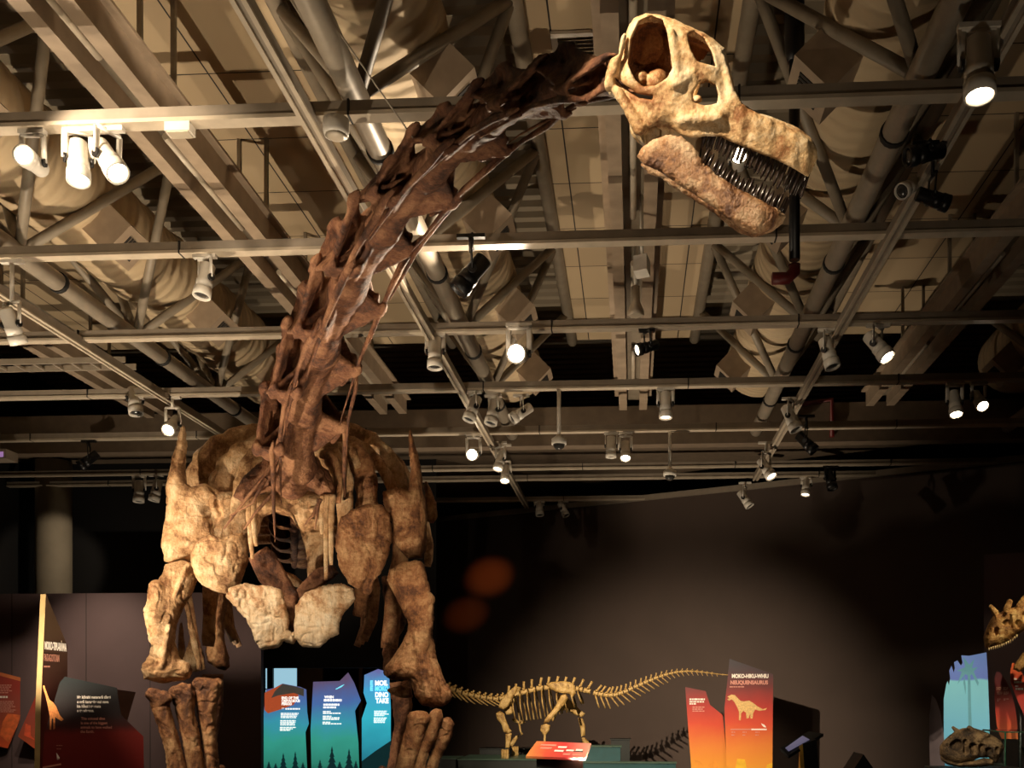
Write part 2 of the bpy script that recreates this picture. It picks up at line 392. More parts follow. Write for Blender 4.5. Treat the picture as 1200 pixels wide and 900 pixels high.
Z0 = EYE
XL, XR, YB, YF = -13.5, 10.5, 31.0, -3.0
# ------------------------------------------------------------------ floor, walls, deck
MB().box((XL, YF, -.1), (XR, YB, 0)).build('floor', M['floor'], kind='structure')
# ribbed steel deck (ribs run across the hall)
mb = MB(); DZ = Z0+7.2; y = YF; prof = []
while y < YB:
    prof += [(y, DZ), (y+.14, DZ), (y+.19, DZ+.09), (y+.29, DZ+.09)]; y += .34
vs = []; fs = []
for (yy, zz) in prof: vs += [(XL, yy, zz), (XR, yy, zz)]
for i in range(len(prof)-1): fs.append((2*i, 2*i+2, 2*i+3, 2*i+1))
n = len(vs); vs += [(XL, YF, DZ+.3), (XR, YF, DZ+.3), (XR, YB, DZ+.3), (XL, YB, DZ+.3)]; fs.append((n, n+1, n+2, n+3))
struct('ceiling', vs, fs, M['deck'])
H0 = DZ+.3
MB().box((XL-.2, YF, 0), (XL, YB, H0)).build('wall_left', M['wall_black'], kind='structure')
MB().box((XR, YF, 0), (XR+.2, YB, H0)).build('wall_right', M['wall_black'], kind='structure')
MB().box((XL, YB, 0), (XR, YB+.2, H0)).build('wall_back', M['wall_black'], kind='structure')
MB().box((XL, YF-.2, 0), (XR, YF, H0)).build('wall_front', M['wall_black'], kind='structure')
# slanting exhibition wall at the back, right of the opening
A = at_h(503, 612, 4.5); B = at_h(1090, 551, 4.5); dv = (B-A)/np.linalg.norm(B-A)
B2 = A+dv*(XR-A[0]-.05)/dv[0]; nv = np.array([-dv[1], dv[0], 0])*.2
MB().prism([(A[0], A[1], 0), (B2[0], B2[1], 0), (B2[0], B2[1], A[2]), (A[0], A[1], A[2])], nv).build('wall_slanted', M['wall_dark'], kind='structure')
def on_wall(px, py):
    d = ray(px, py); m = np.array([[d[0], -dv[0]], [d[1], -dv[1]]]); t = np.linalg.solve(m, A[:2])[0]; return CAM+d*t
mb = MB(); mb.prism([(A[0]-.0, A[1]-.08, A[2]-.02), (B2[0], B2[1]-.08, A[2]-.02), (B2[0], B2[1]-.08, A[2]+.1), (A[0], A[1]-.08, A[2]+.1)], nv+np.array([0, .1, 0]))
mb.build('trim_1', M['rail'], kind='structure')
# plum partition, black bulkhead over the opening
YP = 21.0
q = at(-60, 694, YP); r_ = at(306, 694, YP)
MB().box((XL, YP, 0), (r_[0], YP+.15, r_[2])).build('wall_partition', M['wall_plum'], kind='structure')
mb = MB()
for px in (14, 101, 176): p = at(px, 700, YP); mb.box((p[0]-.006, YP-.004, 0), (p[0]+.006, YP+.01, r_[2]))
mb.build('trim_2', M['grille'], kind='structure')
YO = 22.1
l0 = at(304, 783, YO); l1 = at(506, 783, YO)
MB().box((-13.0, YO, l0[2]), (l1[0], YO+.15, 7.0)).build('wall_bulkhead', M['wall_black'], kind='structure')
MB().box((-13.0, YO, 0), (l0[0], YO+.15, l0[2])).build('wall_side', M['wall_black'], kind='structure')
MB().prism([(l1[0]-.0, YO, 0), (A[0]+.02, A[1], 0), (A[0]+.02, A[1], 7.0), (l1[0], YO, 7.0)], (.1, 0, 0)).build('wall_return', M['wall_black'], kind='structure')
MB().box((-12.0, 28.6, 0), (A[0]+.0, 28.8, 4.5)).build('wall_far_room', M['wall_navy'], kind='structure')
# right hand partition
PR0 = at(1152, 640, 14.6); 
w0 = at(1153, 650, 14.6)
MB().prism([(w0[0], w0[1], 0), (XR-.02, 12.2, 0), (XR-.02, 12.2, w0[2]), (w0[0], w0[1], w0[2])], (.05, .12, 0)).build('wall_panelled', M['wall_plum'], kind='structure')
# concrete column behind the plum partition
c = at(63, 620, 21.6); mb = MB(); mb.lathe((c[0], 21.6, 0), (0, 0, 1), [(0, .37), (6.75, .37)], 28)
tag(mb.build('column', M['concrete']), 'round pale concrete column rising behind the plum partition at left', 'column', kind='structure')
# deep cross beam and soffit beyond the trusses
MB().box((XL, 18.6, Z0+4.55), (XR, 18.9, Z0+5.25)).build('trim_3', M['soffit'], kind='structure')
MB().box((XL, 18.9, Z0+5.15), (XR, 30.9, Z0+5.25)).build('trim_4', M['soffit'], kind='structure')
# sloping soffit at far left
p0 = at(105, 597, 23); p1 = at(196, 634, 23)
mb = MB(); mb.prism([(p0[0]-1.2, 22.6, p0[2]+.1), (p1[0]+2, 22.6, p1[2]-.62), (p1[0]+2, 22.6, p1[2]-.5), (p0[0]-1.2, 22.6, p0[2]+.22)], (0, 2.2, 0)); mb.build('trim_5', M['soffit'], kind='structure')

# ------------------------------------------------------------------ tiled strips beside the twin beams
for k, x in enumerate((-8.8, -4.4, 0, 4.4, 8.8)):
    MB().box((x-1.05, YF+.2, Z0+6.45), (x+1.05, 18.55, Z0+6.5)).build('trim_%d' % (6+k), M['tiles'], kind='structure')
# ------------------------------------------------------------------ twin beams
names = ['twin roof beam farthest left, mostly beyond the left frame edge', 'twin roof beam running back at upper left, left of the neck', 'twin roof beam running straight back above the skull in the middle',
         'twin roof beam running back at the right edge of the picture']
for k, x in enumerate((-8.8, -4.4, 0, 4.4)):
    t = thing('roof_beam', names[k], 'beam', (x, 8, Z0+5.17), 'twin roof beams')
    for sx in (-1, 1):
        a, b = sorted((x+sx*.11, x+sx*.25))
        mb = MB(); mb.box((a, YF+.1, Z0+5.17), (b, 18.58, Z0+5.42))
        a2, b2 = sorted((x+sx*.09, x+sx*.33)); mb.box((a2, YF+.1, Z0+5.42), (b2, 18.58, Z0+5.45)); mb.build('box_girder', M['beam'], t)
    MB().box((x-.11, YF+.1, Z0+5.36), (x+.11, 18.58, Z0+5.39)).build('soffit_plate', M['steel'], t)
    for j in range(5):
        y0 = 3.2+j*3.1; MB().tube([(x, y0, Z0+5.27), (x, y0+1.9, Z0+5.27)], .035, 8).build('light_tube', M['rail_lip'], t)
    mb = MB()
    for y0 in np.arange(2, 18, 2.4):
        for xx in (-.16, .16): mb.box((x+xx-.02, y0, Z0+5.42), (x+xx+.02, y0+.05, Z0+6.45))
    mb.build('hanger', M['steel'], t)
# ------------------------------------------------------------------ triangular trusses with fabric ducts inside
tn = ['triangular tube truss at far left, behind the three lit spotlights', 'triangular tube truss passing behind the sauropod neck',
      'triangular tube truss right of the skull', 'triangular tube truss beyond the right twin beam']
dn = ['wrinkled cream fabric duct at far left, brightly lit in places', 'wrinkled cream fabric duct behind the neck, top centre left',
      'fabric duct in shadow right of the skull', 'fabric duct half hidden at the right edge']
for k, x in enumerate((-6.6, -2.2, 2.2, 6.6)):
    t = thing('roof_truss', tn[k], 'truss', (x, 8, Z0+4.75), 'tube roof trusses')
    mb = MB(); mb.tube([(x, YF+.1, Z0+4.75), (x, 18.55, Z0+4.75)], .105, 14); mb.build('bottom_chord', M['galv'], t)
    for sx in (-1, 1): MB().tube([(x+sx*1.1, YF+.1, Z0+6.42), (x+sx*1.1, 18.55, Z0+6.42)], .09, 10).build('top_chord', M['steel'], t)
    for y0 in np.arange(5.45, 17.5, 2.6):
        for sx in (-1, 1):
            for dy in (-1.3, 1.3): MB().tube([(x, y0, Z0+4.78), (x+sx*1.08, y0+dy, Z0+6.4)], .058, 9).build('diagonal_brace', M['steel'], t)
        for dy in (.75,): MB().tube([(x, y0+dy-.03, Z0+4.75), (x, y0+dy+.03, Z0+4.75)], .12, 14).build('pipe_clamp', M['rubber'], t)
    # duct
    t = thing('air_duct', dn[k], 'duct', (x, 8, Z0+5.85), 'fabric air ducts')
    ys = np.arange(YF+.2, 18.4, .07); n = 30; vs = []; fs = []
    P = np.array([(x+.56*math.cos(2*math.pi*j/n), yy, Z0+5.85+.56*math.sin(2*math.pi*j/n)) for yy in ys for j in range(n)])
    d = .03*vnoise(P*np.array([1.2, 2.6, 1.2]), 1.6, 5+k)+.014*vnoise(P*np.array([1, 4, 1]), 2.7, 11)
    d *= 1.25 if k == 0 else .6; rad = P-np.array([x, 0, Z0+5.85]); rad[:, 1] = 0; rad /= np.linalg.norm(rad, axis=1, keepdims=True); P = P+rad*d[:, None]
    for i in range(len(ys)-1):
        for j in range(n): a, b = i*n+j, i*n+(j+1) % n; fs.append((a, b, b+n, a+n))
    put('fabric_sleeve', P, fs, M['fabric'], t, smooth=True)
    for y0 in np.arange(3.6, 18, 2.7):
        sx = 1 if k < 2 else -1
        c = np.array([x+sx*.52, y0, Z0+5.42]); ax = np.array([.17*sx, 0, -.17]); az = np.array([.15*sx, 0, .15])
        b = MB().obox(c, ax, (0, .27, 0), az).build('diffuser_box', M['beam'], t)
        mb = MB()
        for w in np.linspace(-.13, .13, 6): mb.obox(c+ax*1.02+np.array([0, w, 0]), ax*.02, (0, .016, 0), az*.55)
        mb.build('grille', M['grille'], b)
# ------------------------------------------------------------------ lighting tracks running back
tl = ['slim lighting track running back at far left beside its pipe', 'slim lighting track running back behind the neck',
      'slim lighting track running back at right with black and white spotlights', 'slim lighting track beyond the right picture edge']
for k, x in enumerate((-6.98, -2.5, 2.5, 6.98)):
    if k == 3: continue
    t = thing('lighting_track', tl[k], 'track', (x, 8, Z0+4.45), 'lighting tracks running back')
    MB().box((x-.045, YF+.1, Z0+4.42), (x+.045, 24 if k < 2 else 21.2, Z0+4.52)).build('track_body', M['rail'], t)
    mb = MB(); mb.box((x-.055, YF+.1, Z0+4.40), (x-.02, 24 if k < 2 else 21.2, Z0+4.42)); mb.box((x+.02, YF+.1, Z0+4.40), (x+.055, 24 if k < 2 else 21.2, Z0+4.42)); mb.build('track_lip', M['rail_lip'], t)
# ------------------------------------------------------------------ cross rails
RY = [7.86, 10.19, 12.59, 15.0, 17.48, 20.3, 21.3, 23.6]
rn = ['nearest crosswise lighting rail, level with the three lit spotlights', 'second crosswise lighting rail, just under the lower jaw', 'third crosswise lighting rail, passing the large bright lamp',
      'fourth crosswise lighting rail, just below the large bright lamp', 'fifth crosswise lighting rail, with pole mounted dome cameras below', 'sixth crosswise lighting rail, just behind the deep cross beam',
      'seventh crosswise lighting rail, second behind the cross beam', 'rearmost crosswise lighting rail, close to the slanted back wall']
for k, y in enumerate(RY):
    t = thing('lighting_rail', rn[k], 'rail', (0, y, Z0+4.5), 'crosswise lighting rails'); hh = .11 if k < 5 else .095
    MB().box((XL+.05, y-.05, Z0+4.52), (XR-.05, y+.05, Z0+4.5+hh)).build('rail_body', M['rail'], t)
    MB().box((XL+.05, y-.065, Z0+4.49), (XR-.05, y+.065, Z0+4.52)).build('rail_lip', M['rail_lip'], t)
    for x in np.arange(-11.2, 10, 3.0)+(k % 3)*.6: MB().box((x-.008, y-.068, Z0+4.487), (x+.008, y+.068, Z0+4.505+hh)).build('joint_sleeve', M['grille'], t)
RZ = Z0+4.49
# cable tray at far left
t = thing('cable_tray', 'ladder cable tray just under the third rail at far left', 'cable tray', (-8.4, 14.2, Z0+4.75))
for dy in (-.16, .16): MB().box((-12, 14.2+dy-.015, Z0+4.7), (-7.15, 14.2+dy+.015, Z0+4.78)).build('side_rail', M['galv'], t)
mb = MB()
for x in np.arange(-11.9, -7.2, .28): mb.box((x, 14.04, Z0+4.71), (x+.035, 14.36, Z0+4.74))
mb.build('rungs', M['galv'], t)
# sprinkler pipe right of the skull
a = at(931, 60, 9.4); b = at(931, 318, 9.4); 
t = thing('ceiling_pipe', 'dark vertical pipe with red elbow behind the front of the skull', 'pipe', b)
MB().tube([a, b+np.array([0, 0, .1])], .05, 10).build('riser', M['black'], t)
e = b+np.array([0, 0, .06]); MB().tube([e, b, b+np.array([-.06, 0, -.06]), b+np.array([-.2, 0, -.06])], .055, 10).build('elbow', M['red'], t)
MB().lathe(a, (0, 0, 1), [(-.1, .06), (0, .09), (.5, .09), (1.4, .05)], 12).build('upper_flange', M['black'], t)
# wall mounted pipe at the back right
p = at(975, 512, 18.55); t = MB(); q1 = at(975, 468, 18.55); q2 = at(930, 475, 18.55)
t.tube([p, q1, q2], .045, 8); tag(t.build('drain_pipe', M['red']), 'thin dark red pipe bent in front of the deep cross beam at right', 'pipe')
# ------------------------------------------------------------------ spotlights and small ceiling fittings
def unit(v): v = np.asarray(v, float); return v/np.linalg.norm(v)
def spot_fixture(label, px, py, Y, aim, lit, col='white', size=1.0, cat='spotlight', railz=None, group=None, track=False):
    """track spotlight hung from the rail at depth Y; (px, py) is the middle of its barrel"""
    c = at(px, py, Y); a = unit(aim); L = .30*size; r = .072*size; m = M[col]
    t = thing('track_spotlight', label, cat, c, group or ('white track spotlights' if col == 'white' else 'black track spotlights'))
    MB().lathe(c-a*L*.5, a, [(0, r*.75), (.01, r*.86), (L*.5, r*.86), (L*.52, r*.95), (L*.74, r*.95)], 18).build('barrel', m, t)
    MB().lathe(c-a*L*.5, a, [(L*.74, r*.9), (L*.76, r*1.06), (L, r*1.06), (L, r*.9), (L*.93, r*.88)], 18).build('bezel', m, t)
    MB().lathe(c-a*L*.5, a, [(L*.93, r*.9), (L*.97, r*.5), (L*.975, 0.001)], 18).build('lens', M['lamp'] if lit == 2 else M['lamp_dim'] if lit == 1 else M['lens'], t)
    top = np.array([c[0], c[1], (railz or RZ)+.0]); side = unit(np.cross(a, [0, 0, 1.]) if abs(a[2]) < .98 else (1, 0, 0))
    if top[2] > c[2]+.03:
        yk = np.array([c[0], c[1], min(top[2]-.03, c[2]+.2*size)])
        for s in (-1, 1):
            mb = MB(); mb.tube([c+side*s*r*1.12-a*L*.05, yk+side*s*r*1.12], .014*size, 6, ell=(1.6, .5)); mb.build('yoke_arm', m, t)
            MB().lathe(c+side*s*r*1.0-a*L*.05, side*s, [(0, .03*size), (.02*size, .03*size)], 12).build('pivot_knob', M['black'], t)
        mb = MB(); mb.tube([yk-side*r*1.15, yk+side*r*1.15], .016*size, 6); mb.tube([yk, top-np.array([0, 0, .03])], .018*size, 8); mb.build('yoke_bridge', m, t)
        MB().box((top[0]-.1*size, top[1]-.03, top[2]-.035), (top[0]+.1*size, top[1]+.03, top[2]+.0)).build('track_adapter', m, t)
    return t, c
def d(dx, dy, dz): return (dx, dy, dz)
W, K = 'white', 'black'
SP = [  # label, px, py, rail/Y, aim, lit, colour, size
 ('lit white spotlight facing the viewer, leftmost of the three under the nearest rail', 38, 190, 7.86, d(.1, -1, -.15), 2, W, 1.15),
 ('lit white spotlight pointing down, middle of the three under the nearest rail', 92, 190, 7.86, d(.15, -.25, -1), 2, W, 1.3),
 ('lit white spotlight tilted right, rightmost of the three under the nearest rail', 127, 187, 7.86, d(.6, -.3, -.8), 2, W, 1.35),
 ('large white downlight glowing at the upper right corner', 1147, 80, 7.0, d(0, -.12, -1), 2, W, 1.5),
 ('black spotlight hanging from the right track, upper of two', 1084, 180, 8.3, d(-.9, -.2, -.25), 0, K, 1.15),
 ('black spotlight pointing right below the upper black one', 1093, 233, 8.5, d(.9, .1, -.28), 0, K, 1.0),
 ('unlit white spotlight touching the lower black one on the right track', 1066, 219, 9.0, d(-.6, -.5, -.5), 0, W, 1.0),
 ('unlit white spotlight hanging upright under the second rail at left', 240, 329, 10.19, d(-.12, -.2, -1), 0, W, 1.3),
 ('unlit white spotlight at the left picture edge under the second rail', 14, 382, 10.19, d(.1, .5, -.8), 0, W, 1.3),
 ('black spotlight tilted down left, just right of the neck', 552, 322, 9.9, d(-.6, -.1, -.75), 0, K, 1.5),
 ('lit lamp seen through the open jaws, under the second rail', 866, 188, 8.6, d(-.1, -1, -.2), 2, W, 1.0),
 ('unlit white spotlight just under the third rail, right of the neck', 510, 414, 12.59, d(0, -.1, -1), 0, W, 1.4),
 ('very bright spotlight facing the viewer in the centre of the hall', 608, 415, 12.3, d(-.05, -1, -.3), 2, W, 1.7),
 ('small lit black spotlight under the third rail, right of the bright central lamp', 758, 407, 12.59, d(-.85, -.4, -.35), 1, K, 1.1),
 ('unlit white spotlight on the right track between the second and third rails', 971, 414, 12.7, d(.25, -.2, -1), 0, W, 1.4),
 ('lit white spotlight tilted right, under the third rail at right', 1029, 406, 12.59, d(.5, -.4, -.85), 2, W, 1.5),
 ('unlit white spotlight with a dark band under the fourth rail at left', 158, 470, 15.0, d(.2, -.2, -1), 0, W, 1.55),
 ('lit white spotlight facing the viewer beside the left shoulder blade tip', 202, 498, 15.0, d(0, -.75, -.6), 2, W, 1.4),
 ('unlit white spotlight tilted left, leftmost of the trio below the bright central lamp', 554, 479, 15.0, d(-.3, -.2, -.9), 0, W, 1.4),
 ('unlit white spotlight middle of the trio below the bright central lamp', 578, 483, 15.2, d(-.2, -.2, -.95), 0, W, 1.4),
 ('unlit white spotlight tilted right of the trio below the bright central lamp', 611, 484, 15.2, d(-.7, -.2, -.5), 0, W, 1.3),
 ('unlit white spotlight below the fourth rail, above the right dome camera', 780, 475, 15.0, d(0, -.1, -1), 1, W, 1.4),
 ('lit white spotlight left of the pair at the right end of the fourth rail', 1119, 473, 15.0, d(0, -.35, -.95), 2, W, 1.4),
 ('lit white spotlight right of the pair at the right end of the fourth rail', 1147, 469, 15.0, d(.1, -.7, -.7), 2, W, 1.3),
 ('unlit white spotlight on the right track between the fourth and fifth rails', 927, 490, 15.6, d(.35, -.2, -.9), 0, W, 1.5),
 ('unlit black spotlight below the fifth rail beside the right track', 945, 519, 16.6, d(.6, -.2, -.7), 0, K, 1.4),
 ('lit spotlight facing the viewer, brightest under the fifth rail', 555, 532, 17.48, d(0, -1, -.3), 2, W, 1.5),
 ('small lit spotlight right of the brightest one under the fifth rail', 586, 540, 18.0, d(-.2, -.3, -.9), 1, W, 1.3),
 ('small lit spotlight hanging lowest under the centre of the fifth rail', 592, 555, 18.2, d(0, -.4, -.9), 2, W, 1.2),
 ('unlit white spotlight left of the pair under the fifth rail at centre', 716, 524, 17.48, d(0, 0, -1), 0, W, 1.3),
 ('lit white spotlight right of the pair under the fifth rail at centre', 733, 528, 17.48, d(0, -.5, -.9), 2, W, 1.3),
 ('lit white spotlight on the right track just below the sixth rail', 898, 549, 18.3, d(.4, -.4, -.8), 1, W, 1.5),
 ('unlit white spotlight at the far end of the right track', 873, 585, 21.3, d(.5, -.2, -.8), 0, W, 1.4),
 ('small lit white spotlight on the seventh rail, right of the track end', 945, 570, 21.3, d(-.15, -.2, -.95), 1, W, 1.4),
 ('unlit black spotlight on the seventh rail near the right', 973, 562, 20.3, d(.15, -.3, -.9), 0, K, 1.5),
 ('tiny unlit white spotlight over the slanted wall, leftmost of three', 632, 595, 23.6, d(.1, -.2, -.95), 0, W, 1.4),
 ('tiny unlit white spotlight over the slanted wall, middle of three', 660, 597, 23.6, d(.4, -.2, -.8), 0, W, 1.3),
 ('tiny unlit white spotlight over the slanted wall, right of three', 790, 594, 23.6, d(0, -.2, -.95), 0, W, 1.4),
 ('unlit white spotlight left of the pair beside the concrete column', 163, 576, 20.3, d(0, -.1, -1), 0, W, 1.6),
 ('unlit white spotlight right of the pair beside the concrete column', 183, 575, 20.3, d(-.2, -.1, -1), 0, W, 1.6),
 ('unlit black spotlight under the fifth rail above the concrete column', 104, 539, 17.48, d(-.7, -.2, -.6), 0, K, 1.4),
]
FIX = {}
for row in SP:
    lab, px, py, Y, aim, lit, col, sz = row
    t, c = spot_fixture(lab, px, py, Y, aim, lit, col, sz*.92, railz=(Z0+4.40 if 'track' in lab and 'rail' not in lab else None)); FIX[lab] = (c, unit(aim))
# tiny lamps under the sloping soffit at far left
for i, (px, py) in enumerate(((115, 606), (131, 609), (143, 612), (172, 623))):
    p = at(px, py, 22.5); t = thing('recessed_downlight', ['tiny downlight leftmost under the sloping soffit at far left', 'tiny downlight second from left under the sloping soffit', 'tiny downlight third from left under the sloping soffit', 'brightest tiny downlight under the sloping soffit, nearest the shoulder'][i], 'downlight', p, 'tiny downlights')
    MB().lathe(p, (0, 0, 1), [(0, .07), (.22, .07), (.23, .05)], 12).build('can', M['black'], t)
    MB().lathe(p-np.array([0, 0, .012]), (0, 0, 1), [(0, .001), (0.002, .06), (.012, .06)], 12).build('lamp', M['lamp'], t)
# dome cameras on poles
for lab, px, py, Y in (('white dome camera on a short pole left of the centre beam', 655, 520, 15.0), ('white dome camera on a long pole right of the centre beam', 785, 557, 17.48)):
    c = at(px, py, Y); t = thing('dome_camera', lab, 'camera', c, 'pole mounted dome cameras'); k = .11
    MB().tube([(c[0], c[1], c[2]+.08), (c[0], c[1], RZ)], .03, 10).build('pole', M['white'], t)
    MB().lathe(c, (0, 0, 1), [(-.01, k), (.07, k), (.1, k*.6), (.13, .03)], 18).build('housing', M['white'], t)
    MB().lathe(c, (0, 0, -1), [(0, k*.85), (.05, k*.7), (.085, k*.35), (.095, .001)], 18).build('dome', M['lens'], t)
# sensors and small boxes
c = at(394, 150, 7.7); t = thing('ceiling_sensor', 'round white sensor hanging on the nearest rail, left of the neck', 'sensor', c)
MB().lathe(c, (0, 0, 1), [(-.06, .09), (-.03, .1), (.06, .1), (.07, .08)], 20).build('housing', M['white'], t); MB().lathe(c, (0, 0, -1), [(.06, .085), (.075, .05), (.08, .001)], 18).build('face', M['rail_lip'], t)
c = at(211, 165, 7.86); c[2] = RZ-.035; t = thing('ceiling_light', 'flat white box under the nearest rail, right of the three spotlights', 'light box', c)
MB().box((c[0]-.1, c[1]-.06, c[2]-.035), (c[0]+.1, c[1]+.06, c[2]+.035)).build('housing', M['white'], t); MB().box((c[0]-.085, c[1]-.05, c[2]-.045), (c[0]+.085, c[1]+.05, c[2]-.034)).build('diffuser', M['rail_lip'], t)
c = at(752, 312, 11.0); t = thing('wall_speaker', 'small white loudspeaker hanging under the centre beam', 'speaker', c)
MB().obox(c, (.07, -.03, 0), (.02, .06, -.02), (0, .02, .09)).build('cabinet', M['white'], t); MB().tube([c, (c[0], c[1], Z0+5.37)], .02, 8).build('bracket', M['white'], t)
c = at(745, 365, 12.2); t = thing('hanging_junction_box', 'small white junction box tapering below the centre beam', 'junction box', c)
MB().lathe(c, (0, 0, 1), [(-.05, .1), (0, .1), (.12, .05), (.3, .05)], 4).build('shell', M['rail_lip'], t); MB().tube([c, (c[0], c[1], Z0+5.37)], .025, 8).build('conduit', M['white'], t)
c = at(683, 58, 9.4); t = thing('air_vent', 'square white air vent set in the ceiling tiles above the neck', 'vent', (c[0], c[1], Z0+6.45))
z = Z0+6.44; c = at_h(683, 58, 6.44)
mb = MB()
for a_, b_ in (((-.3, -.3), (.3, -.24)), ((-.3, .24), (.3, .3)), ((-.3, -.24), (-.24, .24)), ((.24, -.24), (.3, .24))): mb.box((c[0]+a_[0], c[1]+a_[1], z-.03), (c[0]+b_[0], c[1]+b_[1], z))
mb.build('frame', M['white'], t); mb = MB()
for w in np.arange(-.22, .23, .06): mb.obox((c[0], c[1]+w, z-.015), (.24, 0, 0), (0, .02, .012), (0, -.002, .003))
mb.build('louvres', M['grille'], t)
# purple lit exit of a projector at far left
c = at(5, 538, 17.0); t = thing('projector', 'grey projector with a violet glow at the left picture edge', 'projector', c)
MB().box((c[0]-.35, c[1]-.15, c[2]-.02), (c[0]+.12, c[1]+.2, c[2]+.14)).build('housing', M['rail'], t)
MB().box((c[0]-.3, c[1]-.16, c[2]-.0), (c[0]+.08, c[1]-.149, c[2]+.09)).build('lens_window', plain('violet_glow', (.5, .3, .6, 1), .3, emit=(.55, .3, .7, 1), es=.35), t)
MB().tube([(c[0]-.1, c[1], c[2]+.14), (c[0]-.1, c[1], RZ+.03)], .025, 8).build('pole', M['rail'], t)
# ------------------------------------------------------------------ the big sauropod skeleton
MBN = dict(
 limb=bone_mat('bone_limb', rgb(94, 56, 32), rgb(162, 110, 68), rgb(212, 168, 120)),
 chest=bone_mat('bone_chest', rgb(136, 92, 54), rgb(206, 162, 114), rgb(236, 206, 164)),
 pale=bone_mat('bone_pale', rgb(176, 128, 84), rgb(226, 196, 156), rgb(240, 222, 192), bump=.5),
 neck=bone_mat('bone_neck', rgb(74, 43, 27), rgb(126, 80, 52), rgb(170, 122, 86), scale=2.6, rough=.68),
 skull=bone_mat('bone_skull', rgb(160, 108, 62), rgb(226, 188, 134), rgb(242, 220, 180), scale=5, bump=.3),
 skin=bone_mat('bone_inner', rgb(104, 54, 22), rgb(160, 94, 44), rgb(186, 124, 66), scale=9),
 jaw=bone_mat('bone_jaw', rgb(104, 66, 40), rgb(172, 126, 84), rgb(222, 190, 150), scale=6, bump=.5, rough=.42),
)
M['tooth'] = plain('tooth_enamel', rgb(46, 36, 30), .2, var=.25, scale=30)
DX = at(345, 815, 13.4)
DINO = thing('sauropod_skeleton', 'giant brown mounted sauropod skeleton rearing its neck towards the viewer', 'skeleton', (DX[0], 13.4, 0))
def B(name, poly, Y, T, mat, **k): return bone2d(name, poly, Y, T, MBN[mat], DINO, **k)

# ---- neck --------------------------------------------------------------------------------
NECK = [(343, 592, 13.35), (347, 546, 12.9), (354, 480, 12.0), (376, 410, 10.75), (408, 338, 9.45), (450, 266, 8.35), (507, 197, 7.4), (575, 141, 6.55), (648, 105, 5.75), (724, 94, 5.03)]
NP = [at(*p) for p in NECK]
HALFW = [58, 56, 53, 52, 52, 50, 46, 42, 38]      # half width across, pixels
def vertebra(i, p, q, half):
    """one cervical: centrum along y (towards the head), z = dorsal; plates (laminae) between the processes"""
    T = q-p; L = np.linalg.norm(T); T = T/L
    c = (p+q)/2; s = (c-CAM).dot(FW)/FPX; w = half*s
    U = np.array([-.62, .25, .75]) if i < 5 else np.array([-.38, .3, .88]); U = U-T*U.dot(T); U /= np.linalg.norm(U); X = np.cross(T, U)
    hw = w
    S = SDF((-hw*1.2, -L*.72, -hw*.75), (hw*1.2, L*.78, hw*1.5), max(L/70, .009))
    v = lambda x, y, z: (x*hw, y*L, z*hw)
    S.add(S.chain([v(0, -.5, 0)+(.46*hw,), v(0, -.2, .04)+(.33*hw,), v(0, .16, .04)+(.31*hw,), v(0, .46, 0)+(.38*hw,)], .05*L), 0)
    S.add(S.ell(v(0, .52, 0), (.33*hw, .1*L, .33*hw)), .04*L)
    S.add(S.ell(v(0, -.02, .42), (.3*hw, .36*L, .26*hw)), .12*hw)
    r = .055*hw; k = .07*hw
    sp, sf, sb = v(0, -.2, 1.12), v(0, .2, .62), v(0, -.42, .86)
    S.add(S.tri(sp, sf, sb, r*1.3), k); S.add(S.tri(sf, sb, v(0, 0, .3), r*1.3), k); S.add(S.ell(sp, (.15*hw, .12*L, .1*hw)), .1*hw)
    for sx in (-1, 1):
        pre, post, dia, par = v(sx*.5, .62, .6), v(sx*.47, -.56, .74), v(sx*.98, .1, -.02), v(sx*.74, .3, -.46)
        S.add(S.tri(pre, dia, v(sx*.26, .05, .36), r), k); S.add(S.tri(post, dia, v(sx*.26, -.05, .36), r), k)
        S.add(S.tri(pre, sf, v(sx*.25, .15, .4), r), k); S.add(S.tri(post, sp, v(sx*.2, -.25, .5), r), k); S.add(S.tri(post, sb, v(sx*.22, -.3, .4), r), k)
        S.add(S.tri(dia, v(sx*.3, .3, .05), v(sx*.3, -.42, .08), r), k); S.add(S.tri(dia, par, v(sx*.7, -.1, -.2), r), k)
        S.add(S.tri(par, v(sx*.26, .46, -.12), v(sx*.26, -.12, -.2), r*1.2), k)
        S.add(S.cap(v(sx*.27, .2, .44), pre, .13*hw, .085*hw), .1*hw); S.add(S.cap(v(sx*.24, -.2, .5), post, .13*hw, .085*hw), .1*hw)
        S.add(S.ell(pre, (.14*hw, .1*L, .07*hw)), .05*hw); S.add(S.ell(post, (.15*hw, .09*L, .07*hw)), .05*hw)
        S.add(S.ell(dia, (.1*hw, .12*L, .1*hw)), .06*hw); S.add(S.ell(par, (.1*hw, .1*L, .09*hw)), .06*hw)
        S.sub(S.ell(v(sx*.42, -.02, .05), (.16*hw, .24*L, .12*hw)), .06*hw)
    V, Q = S.mesh(.022*hw, 3/hw, 20+i*3)
    Wd = c+V[:, :1]*X+V[:, 1:2]*T+V[:, 2:3]*U
    return put('cervical_vertebra', Wd, Q, MBN['neck'], DINO, origin=c, smooth=True), (c, X, T, U, hw, L)
VERT = []
for i in range(len(NP)-1):
    if i == 0: continue
    VERT.append(vertebra(i, NP[i], NP[i+1], HALFW[i]))
def neck_pt(t):     # continue smoothly down the neck (t = index in NP, fractional)
    t = max(0, min(len(NP)-1.001, t)); i = int(t); f = t-i
    return NP[i]*(1-f)+NP[i+1]*f
